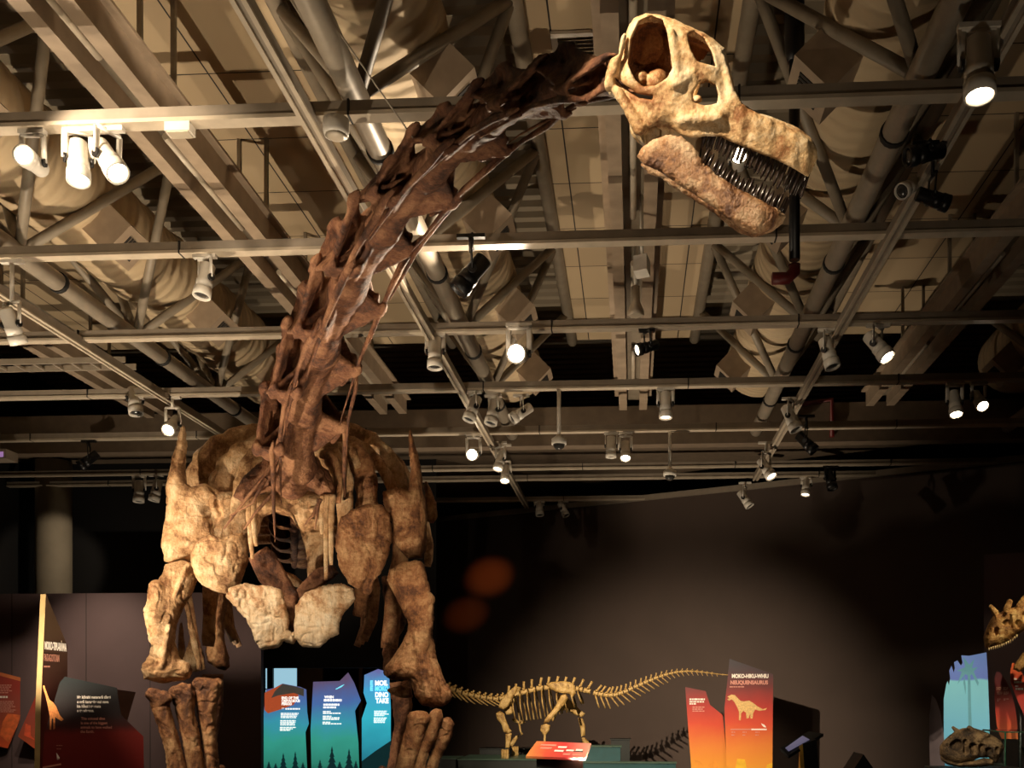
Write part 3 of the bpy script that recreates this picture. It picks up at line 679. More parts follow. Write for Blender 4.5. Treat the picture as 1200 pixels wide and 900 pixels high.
for j, (o, (c, X, T, U, hw, L)) in enumerate(VERT):
    i = j+1
    for sx in (-1, 1):
        a = c+X*sx*.84*hw+T*.2*L-U*.26*hw
        back = (1.75 if sx > 0 else 1.5)+.3*math.sin(i*2.7+sx); pts = [a+T*.2*L-U*.1*hw, a-U*.06*hw]; rr = [.035*hw, .1*hw]
        for u in np.linspace(.2, back, 10):
            pp = neck_pt(i+.68-u); f = u/back
            pts.append(pp+X*sx*(.86+.1*f*math.sin(i*2+sx))*hw-U*(.34+.34*f+.1*math.sin(i*1.3+sx))*hw); rr.append(hw*(.085*(1-f)**.8+.02))
        rr = [x_*(.55 if i <= 3 else .85) for x_ in rr]; MB().tube(pts, rr, 9, ell=(1, 1.35)).build('cervical_rib', MBN['neck'], o)
# collar-like last vertebra spreading over the chest
B('cervical_vertebra', [(272, 582), (284, 560), (300, 546), (322, 538), (345, 536), (368, 540), (385, 552), (393, 572), (392, 588), (378, 582), (362, 574), (340, 572), (318, 574), (300, 580), (286, 590)], 13.05, 20, 'neck',
  extra=[('cap', (318, 560, 12, 13), (318, 540, 4, 10)), ('cap', (366, 562, 12, 13), (366, 545, 4, 10)), ('cap', (342, 566, 6, 20), (343, 548, 10, 22)), ('sub', (327, 553, 26, 7), (325, 546, 26, 6)), ('sub', (360, 556, 28, 9), (357, 549, 28, 7))], amp=1.2)
# loose long rods that hang over the chest
for pts in ([(352, 505, 12.3), (318, 545, 12.5), (285, 590, 12.7), (262, 620, 12.85)], [(340, 520, 12.3), (300, 570, 12.6), (272, 605, 12.8)], [(312, 560, 12.5), (295, 590, 12.65), (270, 604, 12.8)],
            [(322, 575, 12.6), (300, 600, 12.7), (286, 620, 12.8)], [(376, 585, 12.7), (366, 605, 12.8), (357, 615, 12.85)], [(374, 585, 12.7), (369, 620, 12.85)]):
    MB().tube([at(*p) for p in pts], list(np.linspace(.026, .011, len(pts))), 7).build('cervical_rib', MBN['neck'], DINO)

# ---- rib cage and trunk -------------------------------------------------------------------
def plank(name, pts, w, mat='chest', flat=.38, n=10, up=(0, 1, 0)):
    """a plank-like rib: pts (px,py,Y); w list of half widths in pixels"""
    P = [at(*p) for p in pts]; m = len(P)
    # resample with Catmull-Rom
    Q = []; Wd = []
    for i in range(m-1):
        p0, p1, p2, p3 = P[max(i-1, 0)], P[i], P[i+1], P[min(i+2, m-1)]
        for t in np.linspace(0, 1, 6, endpoint=(i == m-2)):
            Q.append(.5*((2*p1)+(-p0+p2)*t+(2*p0-5*p1+4*p2-p3)*t*t+(-p0+3*p1-3*p2+p3)*t**3)); Wd.append((w[i]*(1-t)+w[i+1]*t)*pts[i][2]/1200)
    rs = [a*(1+.08*math.sin(i*1.7)+.05*random.uniform(-1, 1)) for i, a in enumerate(Wd)]
    return MB().tube(Q, rs, 12, ell=(1, flat), up=up).build(name, MBN[mat], DINO)
plank('dorsal_rib', [(326, 516, 14.0), (292, 518, 14.0), (260, 532, 14.0), (236, 558, 14.05), (222, 600, 14.2), (224, 650, 14.3)], [16, 21, 24, 22, 15, 9], flat=.3)
plank('dorsal_rib', [(330, 520, 13.9), (296, 528, 13.8), (272, 548, 13.7), (258, 580, 13.7), (252, 630, 13.8), (247, 690, 13.95), (244, 757, 14.1)], [12, 16, 18, 17, 14, 9, 7])
plank('dorsal_rib', [(332, 532, 13.8), (305, 545, 13.6), (288, 570, 13.5), (281, 610, 13.55), (276, 650, 13.7)], [12, 14, 14, 12, 7])
plank('dorsal_rib', [(316, 508, 14.6), (276, 512, 14.7), (240, 540, 14.8), (222, 580, 14.9), (215, 640, 15), (222, 712, 15), (237, 785, 15)], [8, 9, 9, 8, 7, 6, 5], 'limb')
plank('dorsal_rib', [(365, 512, 14.0), (400, 507, 14.0), (432, 520, 14.0), (458, 545, 14.0), (475, 580, 14.1), (484, 630, 14.3)], [13, 14, 14, 12, 10, 7])
plank('dorsal_rib', [(366, 522, 13.8), (402, 526, 13.7), (424, 545, 13.6), (430, 585, 13.6), (426, 640, 13.7), (424, 690, 13.85), (421, 722, 13.95)], [12, 14, 15, 15, 12, 9, 9], 'limb', flat=.5)
plank('dorsal_rib', [(368, 530, 13.7), (392, 540, 13.5), (402, 565, 13.45), (404, 610, 13.5), (402, 650, 13.6)], [12, 14, 14, 10, 6])
plank('dorsal_rib', [(370, 508, 14.6), (410, 512, 14.7), (444, 535, 14.8), (466, 575, 14.9), (470, 640, 15), (462, 700, 15), (456, 760, 15)], [8, 9, 9, 9, 10, 10, 10], 'limb', flat=.75)
plank('dorsal_rib', [(372, 504, 15.6), (420, 510, 15.8), (466, 545, 16), (492, 600, 16.2), (502, 640, 16.2), (501, 664, 16.2)], [7, 8, 8, 7, 6, 4])
plank('dorsal_rib', [(310, 502, 15.6), (268, 512, 15.8), (232, 545, 16), (214, 600, 16.2), (212, 660, 16.2)], [7, 8, 8, 7, 6])
plank('dorsal_rib', [(318, 506, 14.3), (284, 508, 14.3), (252, 526, 14.35), (232, 556, 14.4), (220, 590, 14.5)], [7, 9, 10, 9, 7])
plank('dorsal_rib', [(326, 524, 13.75), (304, 528, 13.65), (290, 545, 13.55), (282, 575, 13.5), (286, 600, 13.5)], [6, 8, 9, 8, 5])
plank('dorsal_rib', [(318, 540, 13.5), (304, 552, 13.4), (298, 575, 13.4), (296, 600, 13.4)], [6, 7, 7, 5], 'limb')
plank('dorsal_rib', [(372, 514, 13.85), (404, 516, 13.8), (428, 528, 13.8), (450, 552, 13.8), (462, 580, 13.85)], [6, 7, 8, 7, 6])
plank('dorsal_rib', [(374, 520, 13.6), (392, 522, 13.6), (412, 530, 13.55), (420, 548, 13.5)], [5, 6, 6, 4])
plank('dorsal_rib', [(376, 532, 13.5), (388, 536, 13.4), (396, 552, 13.35), (396, 590, 13.35)], [5, 6, 7, 4], 'limb')
# thin rods by the chest opening
for x0, x1, y1 in ((291, 296, 655), (297, 300, 640), (384, 382, 680), (390, 388, 662), (379, 378, 626)):
    plank('sternal_rib', [(x0, 580, 13.1), ((x0+x1)/2-1, 615, 13.05), (x1, y1, 13.05)], [4, 3.4, 2.2], flat=.8)
# dorsal vertebra seen below the neck, with the hollow arch
B('dorsal_vertebra', [(291, 584), (310, 578), (345, 576), (372, 578), (390, 590), (390, 625), (386, 652), (376, 668), (382, 684), (366, 688), (362, 672), (358, 650), (352, 625), (340, 606), (322, 600), (308, 608), (303, 625), (296, 630), (290, 610)], 13.55, 16, 'chest',
  extra=[('cap', (370, 592, 4, 14), (376, 655, -6, 11)), ('cap', (300, 595, 10, 7), (345, 586, 10, 8)), ('cap', (364, 612, 18, 2.5), (388, 608, 12, 2.5), 2), ('cap', (364, 628, 17, 2.5), (388, 624, 11, 2.5), 2), ('cap', (364, 644, 14, 2.5), (386, 641, 10, 2.5), 2), ('cap', (364, 600, 18, 2.5), (388, 596, 12, 2.5), 2)], amp=1.3)
B('dorsal_vertebra', [(360, 650), (384, 650), (382, 668), (388, 676), (378, 690), (368, 686), (366, 690), (360, 676)], 14.2, 12, 'chest', amp=1)
AX = at(345, 560, 13.5)[0]/13.5
for k in range(5):      # back bone running away behind
    y = 14.3+k*.95; c = np.array([AX*y, y, Z0+2.75-.04*k]); s = .32
    S = SDF((-.55, -.5, -.5), (.55, .5, 1.0), .03)
    S.add(S.chain([(0, -.42, 0, .26), (0, 0, 0, .2), (0, .42, 0, .26)], .06)); S.add(S.cap((0, -.05, .2), (0, .1, .85), .16, .1), .08)
    for sx in (-1, 1): S.add(S.cap((0, 0, .3), (sx*.48, .05, .42), .14, .09), .08)
    V, Q = S.mesh(.012, 5, 60+k); put('dorsal_vertebra', V+c, Q, MBN['limb'], DINO, origin=c, smooth=True)
for k in range(3):      # paired ribs further back in the trunk
    y = 16.4+k*.95
    for sx in (-1, 1):
        c0 = np.array([AX*y, y-.1, Z0+2.85]); pts = [c0+np.array([sx*a, .25*b, -h]) for a, b, h in ((.25, 0, 0), (.75, .2, .02), (1.15, .5, .45), (1.3, .9, 1.1), (1.25, 1.1, 1.6), (1.1, 1.2, 1.95))]
        MB().tube(pts, [.09, .1, .1, .09, .08, .06], 10, ell=(1, .45), up=(0, 1, 0)).build('dorsal_rib', MBN['limb'], DINO)
# small tuft-like row of far ribs seen through the chest
# ---- shoulder girdle ----------------------------------------------------------------------
B('scapula', [(212, 500), (217, 500), (219, 525), (217, 548), (219, 566), (224, 572), (240, 568), (258, 578), (280, 576), (292, 596), (290, 635), (292, 655), (280, 690), (262, 690), (236, 668), (222, 652), (202, 662), (192, 658), (193, 628), (196, 600), (194, 572), (200, 545), (207, 520)], 13.55, 15, 'chest',
  Rr=12, ridged=.5, extra=[('cap', (215, 505, -10, 3.5), (208, 560, -4, 9)), ('cap', (208, 560, -4, 9), (204, 640, 2, 13)), ('cap', (204, 640, 2, 13), (222, 648, 4, 10)), ('sub', (246, 600, 24, 8), (262, 640, 26, 9), 8), ('sub', (258, 606, 18, 3), (247, 570, 17, 3), 2)], bend=8, amp=1.4)
B('coracoid', [(223, 648), (232, 634), (246, 627), (262, 632), (284, 624), (291, 640), (290, 662), (284, 680), (266, 697), (248, 692), (236, 686), (226, 672)], 13.25, 10, 'chest', Rr=8, bend=9, amp=1.6, ridged=.5, extra=[('sub', (249, 642, 24, 5), (252, 640, 24, 4))])
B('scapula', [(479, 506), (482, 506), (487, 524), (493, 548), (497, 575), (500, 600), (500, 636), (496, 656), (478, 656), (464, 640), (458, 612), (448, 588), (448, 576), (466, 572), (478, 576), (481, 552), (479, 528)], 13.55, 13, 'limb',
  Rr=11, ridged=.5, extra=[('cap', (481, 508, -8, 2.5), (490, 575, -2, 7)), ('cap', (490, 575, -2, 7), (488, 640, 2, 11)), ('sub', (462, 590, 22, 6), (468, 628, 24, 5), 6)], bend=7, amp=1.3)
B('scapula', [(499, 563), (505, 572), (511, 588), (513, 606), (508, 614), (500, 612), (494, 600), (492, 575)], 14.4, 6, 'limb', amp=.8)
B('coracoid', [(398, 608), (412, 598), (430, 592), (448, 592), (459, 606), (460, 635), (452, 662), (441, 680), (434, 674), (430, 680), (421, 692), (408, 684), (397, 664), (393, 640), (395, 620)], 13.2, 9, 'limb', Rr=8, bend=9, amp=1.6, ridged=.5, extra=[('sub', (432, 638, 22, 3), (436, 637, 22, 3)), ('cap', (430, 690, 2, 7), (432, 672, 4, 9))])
# clavicle straps meeting in the middle
B('clavicle', [(291, 654), (312, 640), (322, 648), (338, 676), (350, 696), (346, 726), (343, 742), (339, 740), (336, 722), (322, 700), (304, 682)], 13.3, 6, 'neck', amp=1)
B('clavicle', [(332, 668), (346, 674), (358, 684), (352, 690), (338, 684)], 13.6, 5, 'chest', amp=.8)
B('clavicle', [(346, 692), (368, 668), (390, 660), (398, 672), (374, 690), (352, 706)], 13.45, 5, 'neck', amp=1)
# sternal plates
B('sternal_plate', [(264, 699), (268, 689), (287, 683), (300, 686), (314, 687), (330, 692), (336, 709), (339, 729), (338, 738), (351, 744), (344, 755), (333, 752), (326, 759), (306, 762), (299, 752), (295, 738), (287, 725), (275, 711)], 13.0, 8, 'pale', Rr=5, bend=5, amp=1.5, freq=.075, ridged=.7,
  extra=[('sub', (300, 716, 15, 3), (325, 724, 15, 3), 2), ('sub', (304, 735, 15, 2.5), (318, 752, 14, 2), 2), ('cap', (275, 698, 6, 4), (322, 706, 9, 4), 4)])
B('sternal_plate', [(345, 731), (346, 710), (357, 695), (378, 687), (401, 684), (415, 691), (417, 702), (403, 718), (398, 731), (397, 743), (388, 748), (374, 760), (355, 758), (344, 747)], 13.0, 8, 'pale', Rr=5, bend=5, amp=1.5, freq=.075, ridged=.7,
  extra=[('cap', (362, 704, 8, 4), (410, 694, 6, 4), 4), ('cap', (392, 716, 10, 3), (376, 752, 9, 4), 3), ('sub', (362, 722, 15, 3), (372, 742, 15, 3), 2)])
# ---- fore limbs -----------------------------------------------------------------------------
B('humerus', [(194, 662), (212, 656), (229, 661), (233, 677), (226, 695), (214, 715), (207, 735), (206, 752), (212, 772), (223, 788), (216, 797), (204, 799), (192, 801), (178, 798), (168, 796), (169, 782), (177, 758), (179, 742), (175, 722), (173, 708), (179, 690), (188, 676)], 13.3, 19, 'chest', Rr=17, sharp=.62,
  extra=[('cap', (184, 690, 14, 9), (182, 722, 12, 10)), ('cap', (178, 716, 12, 8), (186, 745, 10, 12)), ('cap', (178, 785, 6, 11), (212, 786, 8, 12)), ('sub', (207, 690, 30, 9), (204, 730, 32, 8), 9), ('sub', (192, 800, 26, 5), (196, 770, 28, 4), 6), ('cap', (220, 664, 16, 3), (205, 700, 21, 2.5), 3), ('sub', (216, 690, 20, 2.5), (205, 716, 22, 2.5), 2), ('cap', (198, 735, 20, 2), (190, 780, 20, 2.5), 4), ('sub', (183, 752, 20, 3), (180, 786, 18, 3), 3)], amp=1.7, ridged=.5)
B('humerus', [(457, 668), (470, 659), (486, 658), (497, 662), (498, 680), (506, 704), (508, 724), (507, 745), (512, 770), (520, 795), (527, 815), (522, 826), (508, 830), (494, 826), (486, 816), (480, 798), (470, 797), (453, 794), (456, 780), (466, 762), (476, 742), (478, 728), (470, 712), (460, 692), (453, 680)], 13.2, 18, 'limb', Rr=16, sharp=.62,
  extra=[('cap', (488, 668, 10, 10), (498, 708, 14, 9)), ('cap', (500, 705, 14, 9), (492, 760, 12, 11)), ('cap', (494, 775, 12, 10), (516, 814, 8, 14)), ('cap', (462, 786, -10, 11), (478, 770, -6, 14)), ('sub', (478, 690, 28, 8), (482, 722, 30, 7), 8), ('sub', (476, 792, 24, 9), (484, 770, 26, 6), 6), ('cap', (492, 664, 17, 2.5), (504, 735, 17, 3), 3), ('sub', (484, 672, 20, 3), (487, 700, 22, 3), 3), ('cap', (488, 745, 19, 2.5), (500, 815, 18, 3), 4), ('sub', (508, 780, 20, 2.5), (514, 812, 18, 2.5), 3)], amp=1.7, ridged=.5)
low = dict(Rr=9, sharp=.55, amp=1.6, ridged=.55)
B('radius', [(173, 812), (182, 808), (192, 812), (198, 819), (203, 842), (211, 868), (219, 900), (224, 930), (222, 936), (200, 936), (197, 915), (193, 880), (184, 850), (177, 830)], 13.1, 13, 'limb', extra=[('cap', (178, 814, 6, 7), (194, 818, 8, 8))], **low)
B('ulna', [(200, 815), (210, 806), (224, 800), (230, 812), (228, 832), (234, 860), (240, 895), (243, 930), (240, 936), (224, 936), (222, 915), (214, 870), (206, 838)], 13.25, 13, 'limb', extra=[('cap', (205, 812, 8, 7), (215, 806, 6, 6))], **low)
B('ulna', [(226, 799), (236, 795), (250, 797), (259, 797), (260, 806), (254, 832), (254, 860), (257, 895), (260, 930), (257, 936), (241, 936), (243, 915), (238, 880), (232, 840), (227, 815)], 13.4, 13, 'limb', extra=[('cap', (232, 800, 6, 6), (254, 802, 6, 7))], **low)
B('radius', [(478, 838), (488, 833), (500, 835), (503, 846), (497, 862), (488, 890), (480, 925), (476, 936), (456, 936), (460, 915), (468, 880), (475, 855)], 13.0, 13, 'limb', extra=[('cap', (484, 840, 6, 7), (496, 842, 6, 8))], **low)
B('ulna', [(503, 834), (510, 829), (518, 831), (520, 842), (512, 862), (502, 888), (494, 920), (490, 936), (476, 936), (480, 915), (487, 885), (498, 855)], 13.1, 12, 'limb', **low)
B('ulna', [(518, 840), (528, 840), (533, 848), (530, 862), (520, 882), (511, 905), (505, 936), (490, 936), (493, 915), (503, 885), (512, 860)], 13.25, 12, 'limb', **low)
# forefeet: columns of metacarpals below the picture, standing on the plinth
for cx, y0 in ((228, 13.25), (484, 13.1)):
    for k in range(5):
        a = R(-70+35*k); c = at(cx, 940, y0); p = c+np.array([.2*math.sin(a)*1.1, -.18*math.cos(a), 0]); p[2] = .32
        S = SDF((-.1, -.1, -.1), (.1, .1, c[2]-.2), .014); hh = c[2]-.32
        S.add(S.chain([(0, 0, 0, .075), (0, 0, hh*.5, .052), (0, 0, hh*.95, .07)], .03)); V, Q = S.mesh(.006, 16, 80+k)
        put('metacarpal', V+p, Q, MBN['limb'], DINO, origin=p, smooth=True)
# elbow spur behind the right forelimb
B('ulna', [(453, 808), (470, 802), (482, 806), (484, 818), (470, 818), (456, 812)], 13.6, 6, 'limb', amp=.8)
# ---- hind limbs seen behind ------------------------------------------------------------------
B('femur', [(240, 686), (250, 682), (264, 688), (267, 706), (262, 730), (263, 748), (269, 768), (270, 782), (264, 787), (254, 784), (244, 776), (240, 762), (246, 740), (248, 715)], 14.9, 15, 'limb', Rr=13, amp=1.4)
B('tibia', [(224, 742), (234, 752), (240, 770), (238, 785), (228, 788), (214, 786), (213, 774), (219, 756)], 15.3, 10, 'chest', amp=1.2)
B('fibula', [(215, 704), (219, 701), (225, 720), (232, 750), (238, 780), (237, 788), (231, 786), (226, 765), (220, 735)], 14.6, 5, 'chest', amp=.8)
B('fibula', [(210, 730), (214, 728), (217, 760), (216, 785), (211, 788), (208, 765)], 15.6, 5, 'limb', amp=.8)
B('femur', [(446, 676), (466, 672), (474, 700), (476, 730), (466, 752), (462, 790), (450, 792), (448, 764), (452, 740), (450, 705)], 15.6, 13, 'neck', Rr=12, amp=1.3)
B('tibia', [(456, 800), (482, 796), (484, 830), (474, 865), (470, 900), (474, 915), (452, 915), (454, 900), (462, 850)], 15.2, 14, 'neck', Rr=12, amp=1.3)
B('tibia', [(236, 790), (262, 790), (262, 830), (254, 870), (256, 912), (236, 912), (240, 880), (240, 830)], 15.8, 13, 'neck', Rr=12, amp=1.3)
for cx in (463, 246):
    c = at(cx, 905, 15.4)
    for k in range(4):
        p = np.array([c[0]-.2+.13*k, c[1]-.1*math.sin(k), .32]); S = SDF((-.1, -.1, -.1), (.1, .1, .5), .016)
        S.add(S.chain([(0, 0, 0, .075), (0, 0, .2, .055), (0, .03, c[2]-.35, .07)], .03)); V, Q = S.mesh(.006, 16, 90+k); put('metatarsal', V+p, Q, MBN['neck'], DINO, origin=p, smooth=True)
# plinth
mb = MB(); mb.prism([(DX[0]-1.65, 12.7, 0), (DX[0]+2.4, 12.5, 0), (DX[0]+2.8, 14, 0), (DX[0]+2.2, 17.2, 0), (DX[0]-3.2, 17.2, 0), (DX[0]-2.6, 14, 0)], (0, 0, .24))
tag(mb.build('mount_plinth', M['wall_black']), 'low black plinth that carries the giant sauropod skeleton', 'plinth')
# steel mount: posts and a spine bar inside the skeleton
mb = MB(); x0 = at(345, 560, 13.5)[0]
mb.tube([(AX*14.3, 14.3, Z0+2.5), (AX*18.6, 18.6, Z0+2.4)], .06, 8); mb.build('mount_bar', MBN['neck'], DINO)

# ---- skull ------------------------------------------------------------------------------------
F = VF(830, 140, 4.75, yaw=0, tilt=1.0); ks = F.s
SK = [(737, 30), (744, 21), (758, 15), (775, 17), (793, 23), (807, 30), (826, 38), (840, 48), (850, 57), (854, 70), (857, 86), (862, 103), (870, 120), (887, 131), (905, 136), (922, 143), (936, 149), (950, 160), (958, 173), (959, 184), (954, 196), (946, 207), (933, 199), (910, 187), (887, 178), (863, 168), (845, 160), (826, 159), (810, 161), (798, 157), (787, 150), (782, 160), (777, 164), (763, 173), (754, 171), (742, 154), (735, 138), (728, 121), (714, 112), (711, 100), (712, 79), (716, 70), (727, 66), (730, 47)]
ORB = [(738, 77), (741, 47), (751, 26), (765, 20), (778, 26), (783, 42), (787, 65), (789, 82), (784, 92), (770, 101), (756, 103), (747, 96)]
NAR = [(806, 42), (814, 38), (826, 47), (834, 63), (839, 80), (828, 77), (817, 73), (811, 63)]
ANT = [(811, 110), (819, 99), (828, 95), (838, 100), (842, 112), (840, 122), (826, 124), (814, 121)]
SLT = [(722, 91), (735, 100), (749, 110), (767, 113), (766, 118), (751, 116), (735, 106), (724, 96)]
QUA = [(757, 158), (762, 150), (770, 147), (776, 152), (775, 166), (768, 171), (760, 169)]
q = np.asarray(F.poly(SK)); zw = 62*ks
S = SDF((q[:, 0].min(), q[:, 1].min(), -zw*1.15), (q[:, 0].max(), q[:, 1].max(), zw*1.15), 1.25*ks)
um = lambda px: F.uv(px, 100)[0]
xs = S.x; halfw = np.interp(xs, [um(705), um(740), um(790), um(840), um(890), um(930), um(960)], [.10, .155, .165, .15, .14, .12, .075])
i0, i1 = SK.index((946, 207)), SK.index((787, 150))
SK2 = [(x+(6 if i == i0 else 0), y+(28 if i0 <= i <= i1 else 0)) for i, (x, y) in enumerate(SK)]
solid = S.slab(np.asarray(F.poly(SK2)), halfw, 30*ks, 0, .42)
S.F = solid.astype(np.float32)
# soft modelling on the outside
def Lp(px, py, z): u = F.uv(px, py); return (u[0], u[1], z)
for sx in (-1, 1):
    S.add(S.cap(Lp(732, 45, sx*.12), Lp(716, 100, sx*.13), .018, .03), .02)
    S.add(S.cap(Lp(788, 40, sx*.15), Lp(796, 98, sx*.158), .012, .022), .02)
    S.add(S.cap(Lp(726, 108, sx*.14), Lp(752, 150, sx*.14), .022, .03), .02)
    S.add(S.cap(Lp(790, 100, sx*.155), Lp(812, 88, sx*.15), .02, .016), .02)
    S.add(S.cap(Lp(846, 70, sx*.10), Lp(858, 116, sx*.12), .014, .02), .02)
    S.add(S.cap(Lp(852, 128, sx*.12), Lp(896, 148, sx*.11), .03, .02), .05)
    S.add(S.cap(Lp(800, 140, sx*.155), Lp(840, 138, sx*.15), .022, .028), .03)
    for px, py in ((868, 146), (884, 153), (899, 161), (914, 168), (928, 176), (942, 184)): S.add(S.ell(Lp(px, py, sx*np.interp(px, [868, 945], [.128, .08])), (.012, .06, .013)), .05)
# hollow inside, open below
eroded = solid+.030
S.sub(eroded.astype(np.float32), .006)
S.inter(poly_sd(S.x, S.y, F.poly(SK)), .012)
for p in (ORB, NAR, ANT, SLT):
    S.sub(S.hole(F.poly(p), .03, 9), .012); S.sub(S.hole(F.poly(p), -9, -.03), .012)
S.sub(S.hole(F.poly(QUA), .06, 9), .012)
# medial septum and brain case
S.add(np.maximum(poly_sd(S.x, S.y, F.poly([(736, 40), (750, 20), (775, 18), (815, 36), (832, 56), (824, 70), (800, 76), (798, 110), (760, 112), (736, 100)])), np.abs(S.z+.03)-.018), .01)
S.add(S.ell(Lp(770, 96, .03), (.055, .05, .07)), .03); S.add(S.ell(Lp(752, 92, .05), (.03, .03, .04)), .01)
S.add(S.ell(Lp(817, 117, .02), (.022, .018, .03)), .01); S.add(S.cap(Lp(814, 112, .0), Lp(818, 100, .04), .008), .005)
S.add(S.ell(Lp(770, 150, 0), (.12, .07, .07)), .03)
V, Q = S.mesh(.003, 24, 5, .2)
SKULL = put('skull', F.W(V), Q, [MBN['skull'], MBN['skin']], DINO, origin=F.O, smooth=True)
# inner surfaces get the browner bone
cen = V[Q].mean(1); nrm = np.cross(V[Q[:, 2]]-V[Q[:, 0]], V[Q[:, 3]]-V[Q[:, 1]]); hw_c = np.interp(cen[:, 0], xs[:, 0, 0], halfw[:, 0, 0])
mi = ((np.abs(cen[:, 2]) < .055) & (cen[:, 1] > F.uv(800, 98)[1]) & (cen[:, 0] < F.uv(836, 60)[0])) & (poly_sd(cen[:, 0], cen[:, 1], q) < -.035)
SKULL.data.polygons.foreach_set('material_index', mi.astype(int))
# lower jaw: two rami meeting at the chin
JW = [(748, 189), (754, 179), (768, 169), (784, 164), (800, 166), (810, 173), (818, 183), (825, 195), (836, 206), (850, 216), (865, 225), (882, 233), (900, 241), (914, 248), (921, 253), (917, 262), (906, 270), (892, 275), (882, 277), (868, 271), (852, 260), (836, 246), (820, 236), (804, 226), (788, 216), (774, 205), (758, 199)]
FJ = VF(835, 215, 4.72, yaw=0, tilt=.75); q = np.asarray(FJ.poly(JW))
S = SDF((q[:, 0].min(), q[:, 1].min(), -.19), (q[:, 0].max(), q[:, 1].max(), .19), 1.2*ks)
uj = lambda px: FJ.uv(px, 215)[0]
mid = np.interp(S.x, [uj(745), uj(790), uj(850), uj(890), uj(910), uj(922)], [.14, .135, .12, .085, .045, .0])
thk = np.interp(S.x, [uj(745), uj(790), uj(890), uj(922)], [.022, .034, .04, .045])
for sx in (-1, 1): S.add(S.slab(q, thk, 12*ks, sx*mid, .5), .012)
V, Q = S.mesh(.0045, 30, 8)
JAW = put('lower_jaw', FJ.W(V), Q, MBN['jaw'], DINO, origin=FJ.O, smooth=True)
# teeth: slim pegs along both jaws
def tooth(parent, fr, px, py, z, dx, dy, L, r):
    a = fr.P(px, py, z); b = fr.P(px+dx*L, py+dy*L, z*.97); m = (a+b)/2+fr.n*.004
    return MB().tube([a, a*.6+b*.4+fr.n*.003, m*.3+b*.7, b], [r, r*1.05, r*.85, r*.25], 8, ell=(1, .75)).build('tooth', M['tooth'], parent)
edge_u = [(828, 159), (845, 160), (863, 168), (887, 178), (910, 187), (933, 199), (945, 206)]
ux = np.array([e[0] for e in edge_u]); uy = np.array([e[1] for e in edge_u])
for sx in (1, -1):
    for k in range(23 if sx > 0 else 13):
        px = 828+(943-828)*k/(22 if sx > 0 else 12); py = np.interp(px, ux, uy); t = (px-828)/115
        z = sx*np.interp(px, [828, 880, 925, 945], [.125, .115, .085, .05]); tooth(SKULL, F, px, py-5, z, -.28-.12*t, .95, (21+13*t)*random.uniform(.88, 1.08), .0088)
for k in range(5): tooth(SKULL, F, 948-.4*abs(k-2), 200, .05-.025*k, -.3, .95, 34*random.uniform(.9, 1.05), .0088)
edge_l = [(820, 186), (836, 207), (850, 217), (865, 226), (882, 234), (900, 242), (916, 250)]
lx = np.array([e[0] for e in edge_l]); ly = np.array([e[1] for e in edge_l])
for sx in (1, -1):
    for k in range(19 if sx > 0 else 12):
        px = 824+(912-824)*k/(18 if sx > 0 else 11); py = np.interp(px, lx, ly); t = (px-824)/88
        z = sx*np.interp(px, [824, 880, 905, 916], [.125, .09, .05, .02]); tooth(JAW, FJ, px, py+4, z, .42, -.9, (21+3*t)*random.uniform(.85, 1.1), .0085)
for k in range(3): tooth(JAW, FJ, 915+k*1.5, 252, .02-.02*k, .35, -.93, 22, .0065)
# jaw joint strut
MB().tube([F.P(776, 152, .05), F.P(779, 166, .06), F.P(776, 176, .08)], [.012, .01, .014], 8).build('hyoid', MBN['skull'], DINO)
# suspension cable from the neck to the ceiling
a = at(487, 166, 7.2); b = at(371, 0, 7.2); b2 = a+(b-a)*((Z0+6.4-a[2])/(b[2]-a[2]))
tag(MB().tube([a, b2], .006, 6).build('suspension_cable', M['galv']), 'thin steel cable running from the neck up to the ceiling', 'cable')
# ------------------------------------------------------------------ smaller skeleton on the plinths at the back
MBN['gold'] = bone_mat('bone_gold', rgb(128, 94, 44), rgb(182, 146, 80), rgb(208, 176, 114), scale=5, bump=.2)
SY = 20.3
so = at(650, 889, SY)
NEU = thing('sauropod_skeleton', 'small golden sauropod skeleton walking left on dark plinths by the slanted wall', 'skeleton', so)
G = MBN['gold']; sk = SY/1200
def gp(px, py, dz=0): return at(px, py, SY)+np.array([0, -dz, 0])
def gtube(name, pts, r, n=8, ell=None, dz=0, parent=NEU):
    P = [gp(p[0], p[1], (p[2] if len(p) > 2 else dz)) for p in pts]; rr = [x*sk for x in (r if hasattr(r, '__len__') else [r]*len(pts))]
    return MB().tube(P, rr, n, ell=ell, up=(0, 1, 0)).build(name, G, parent)
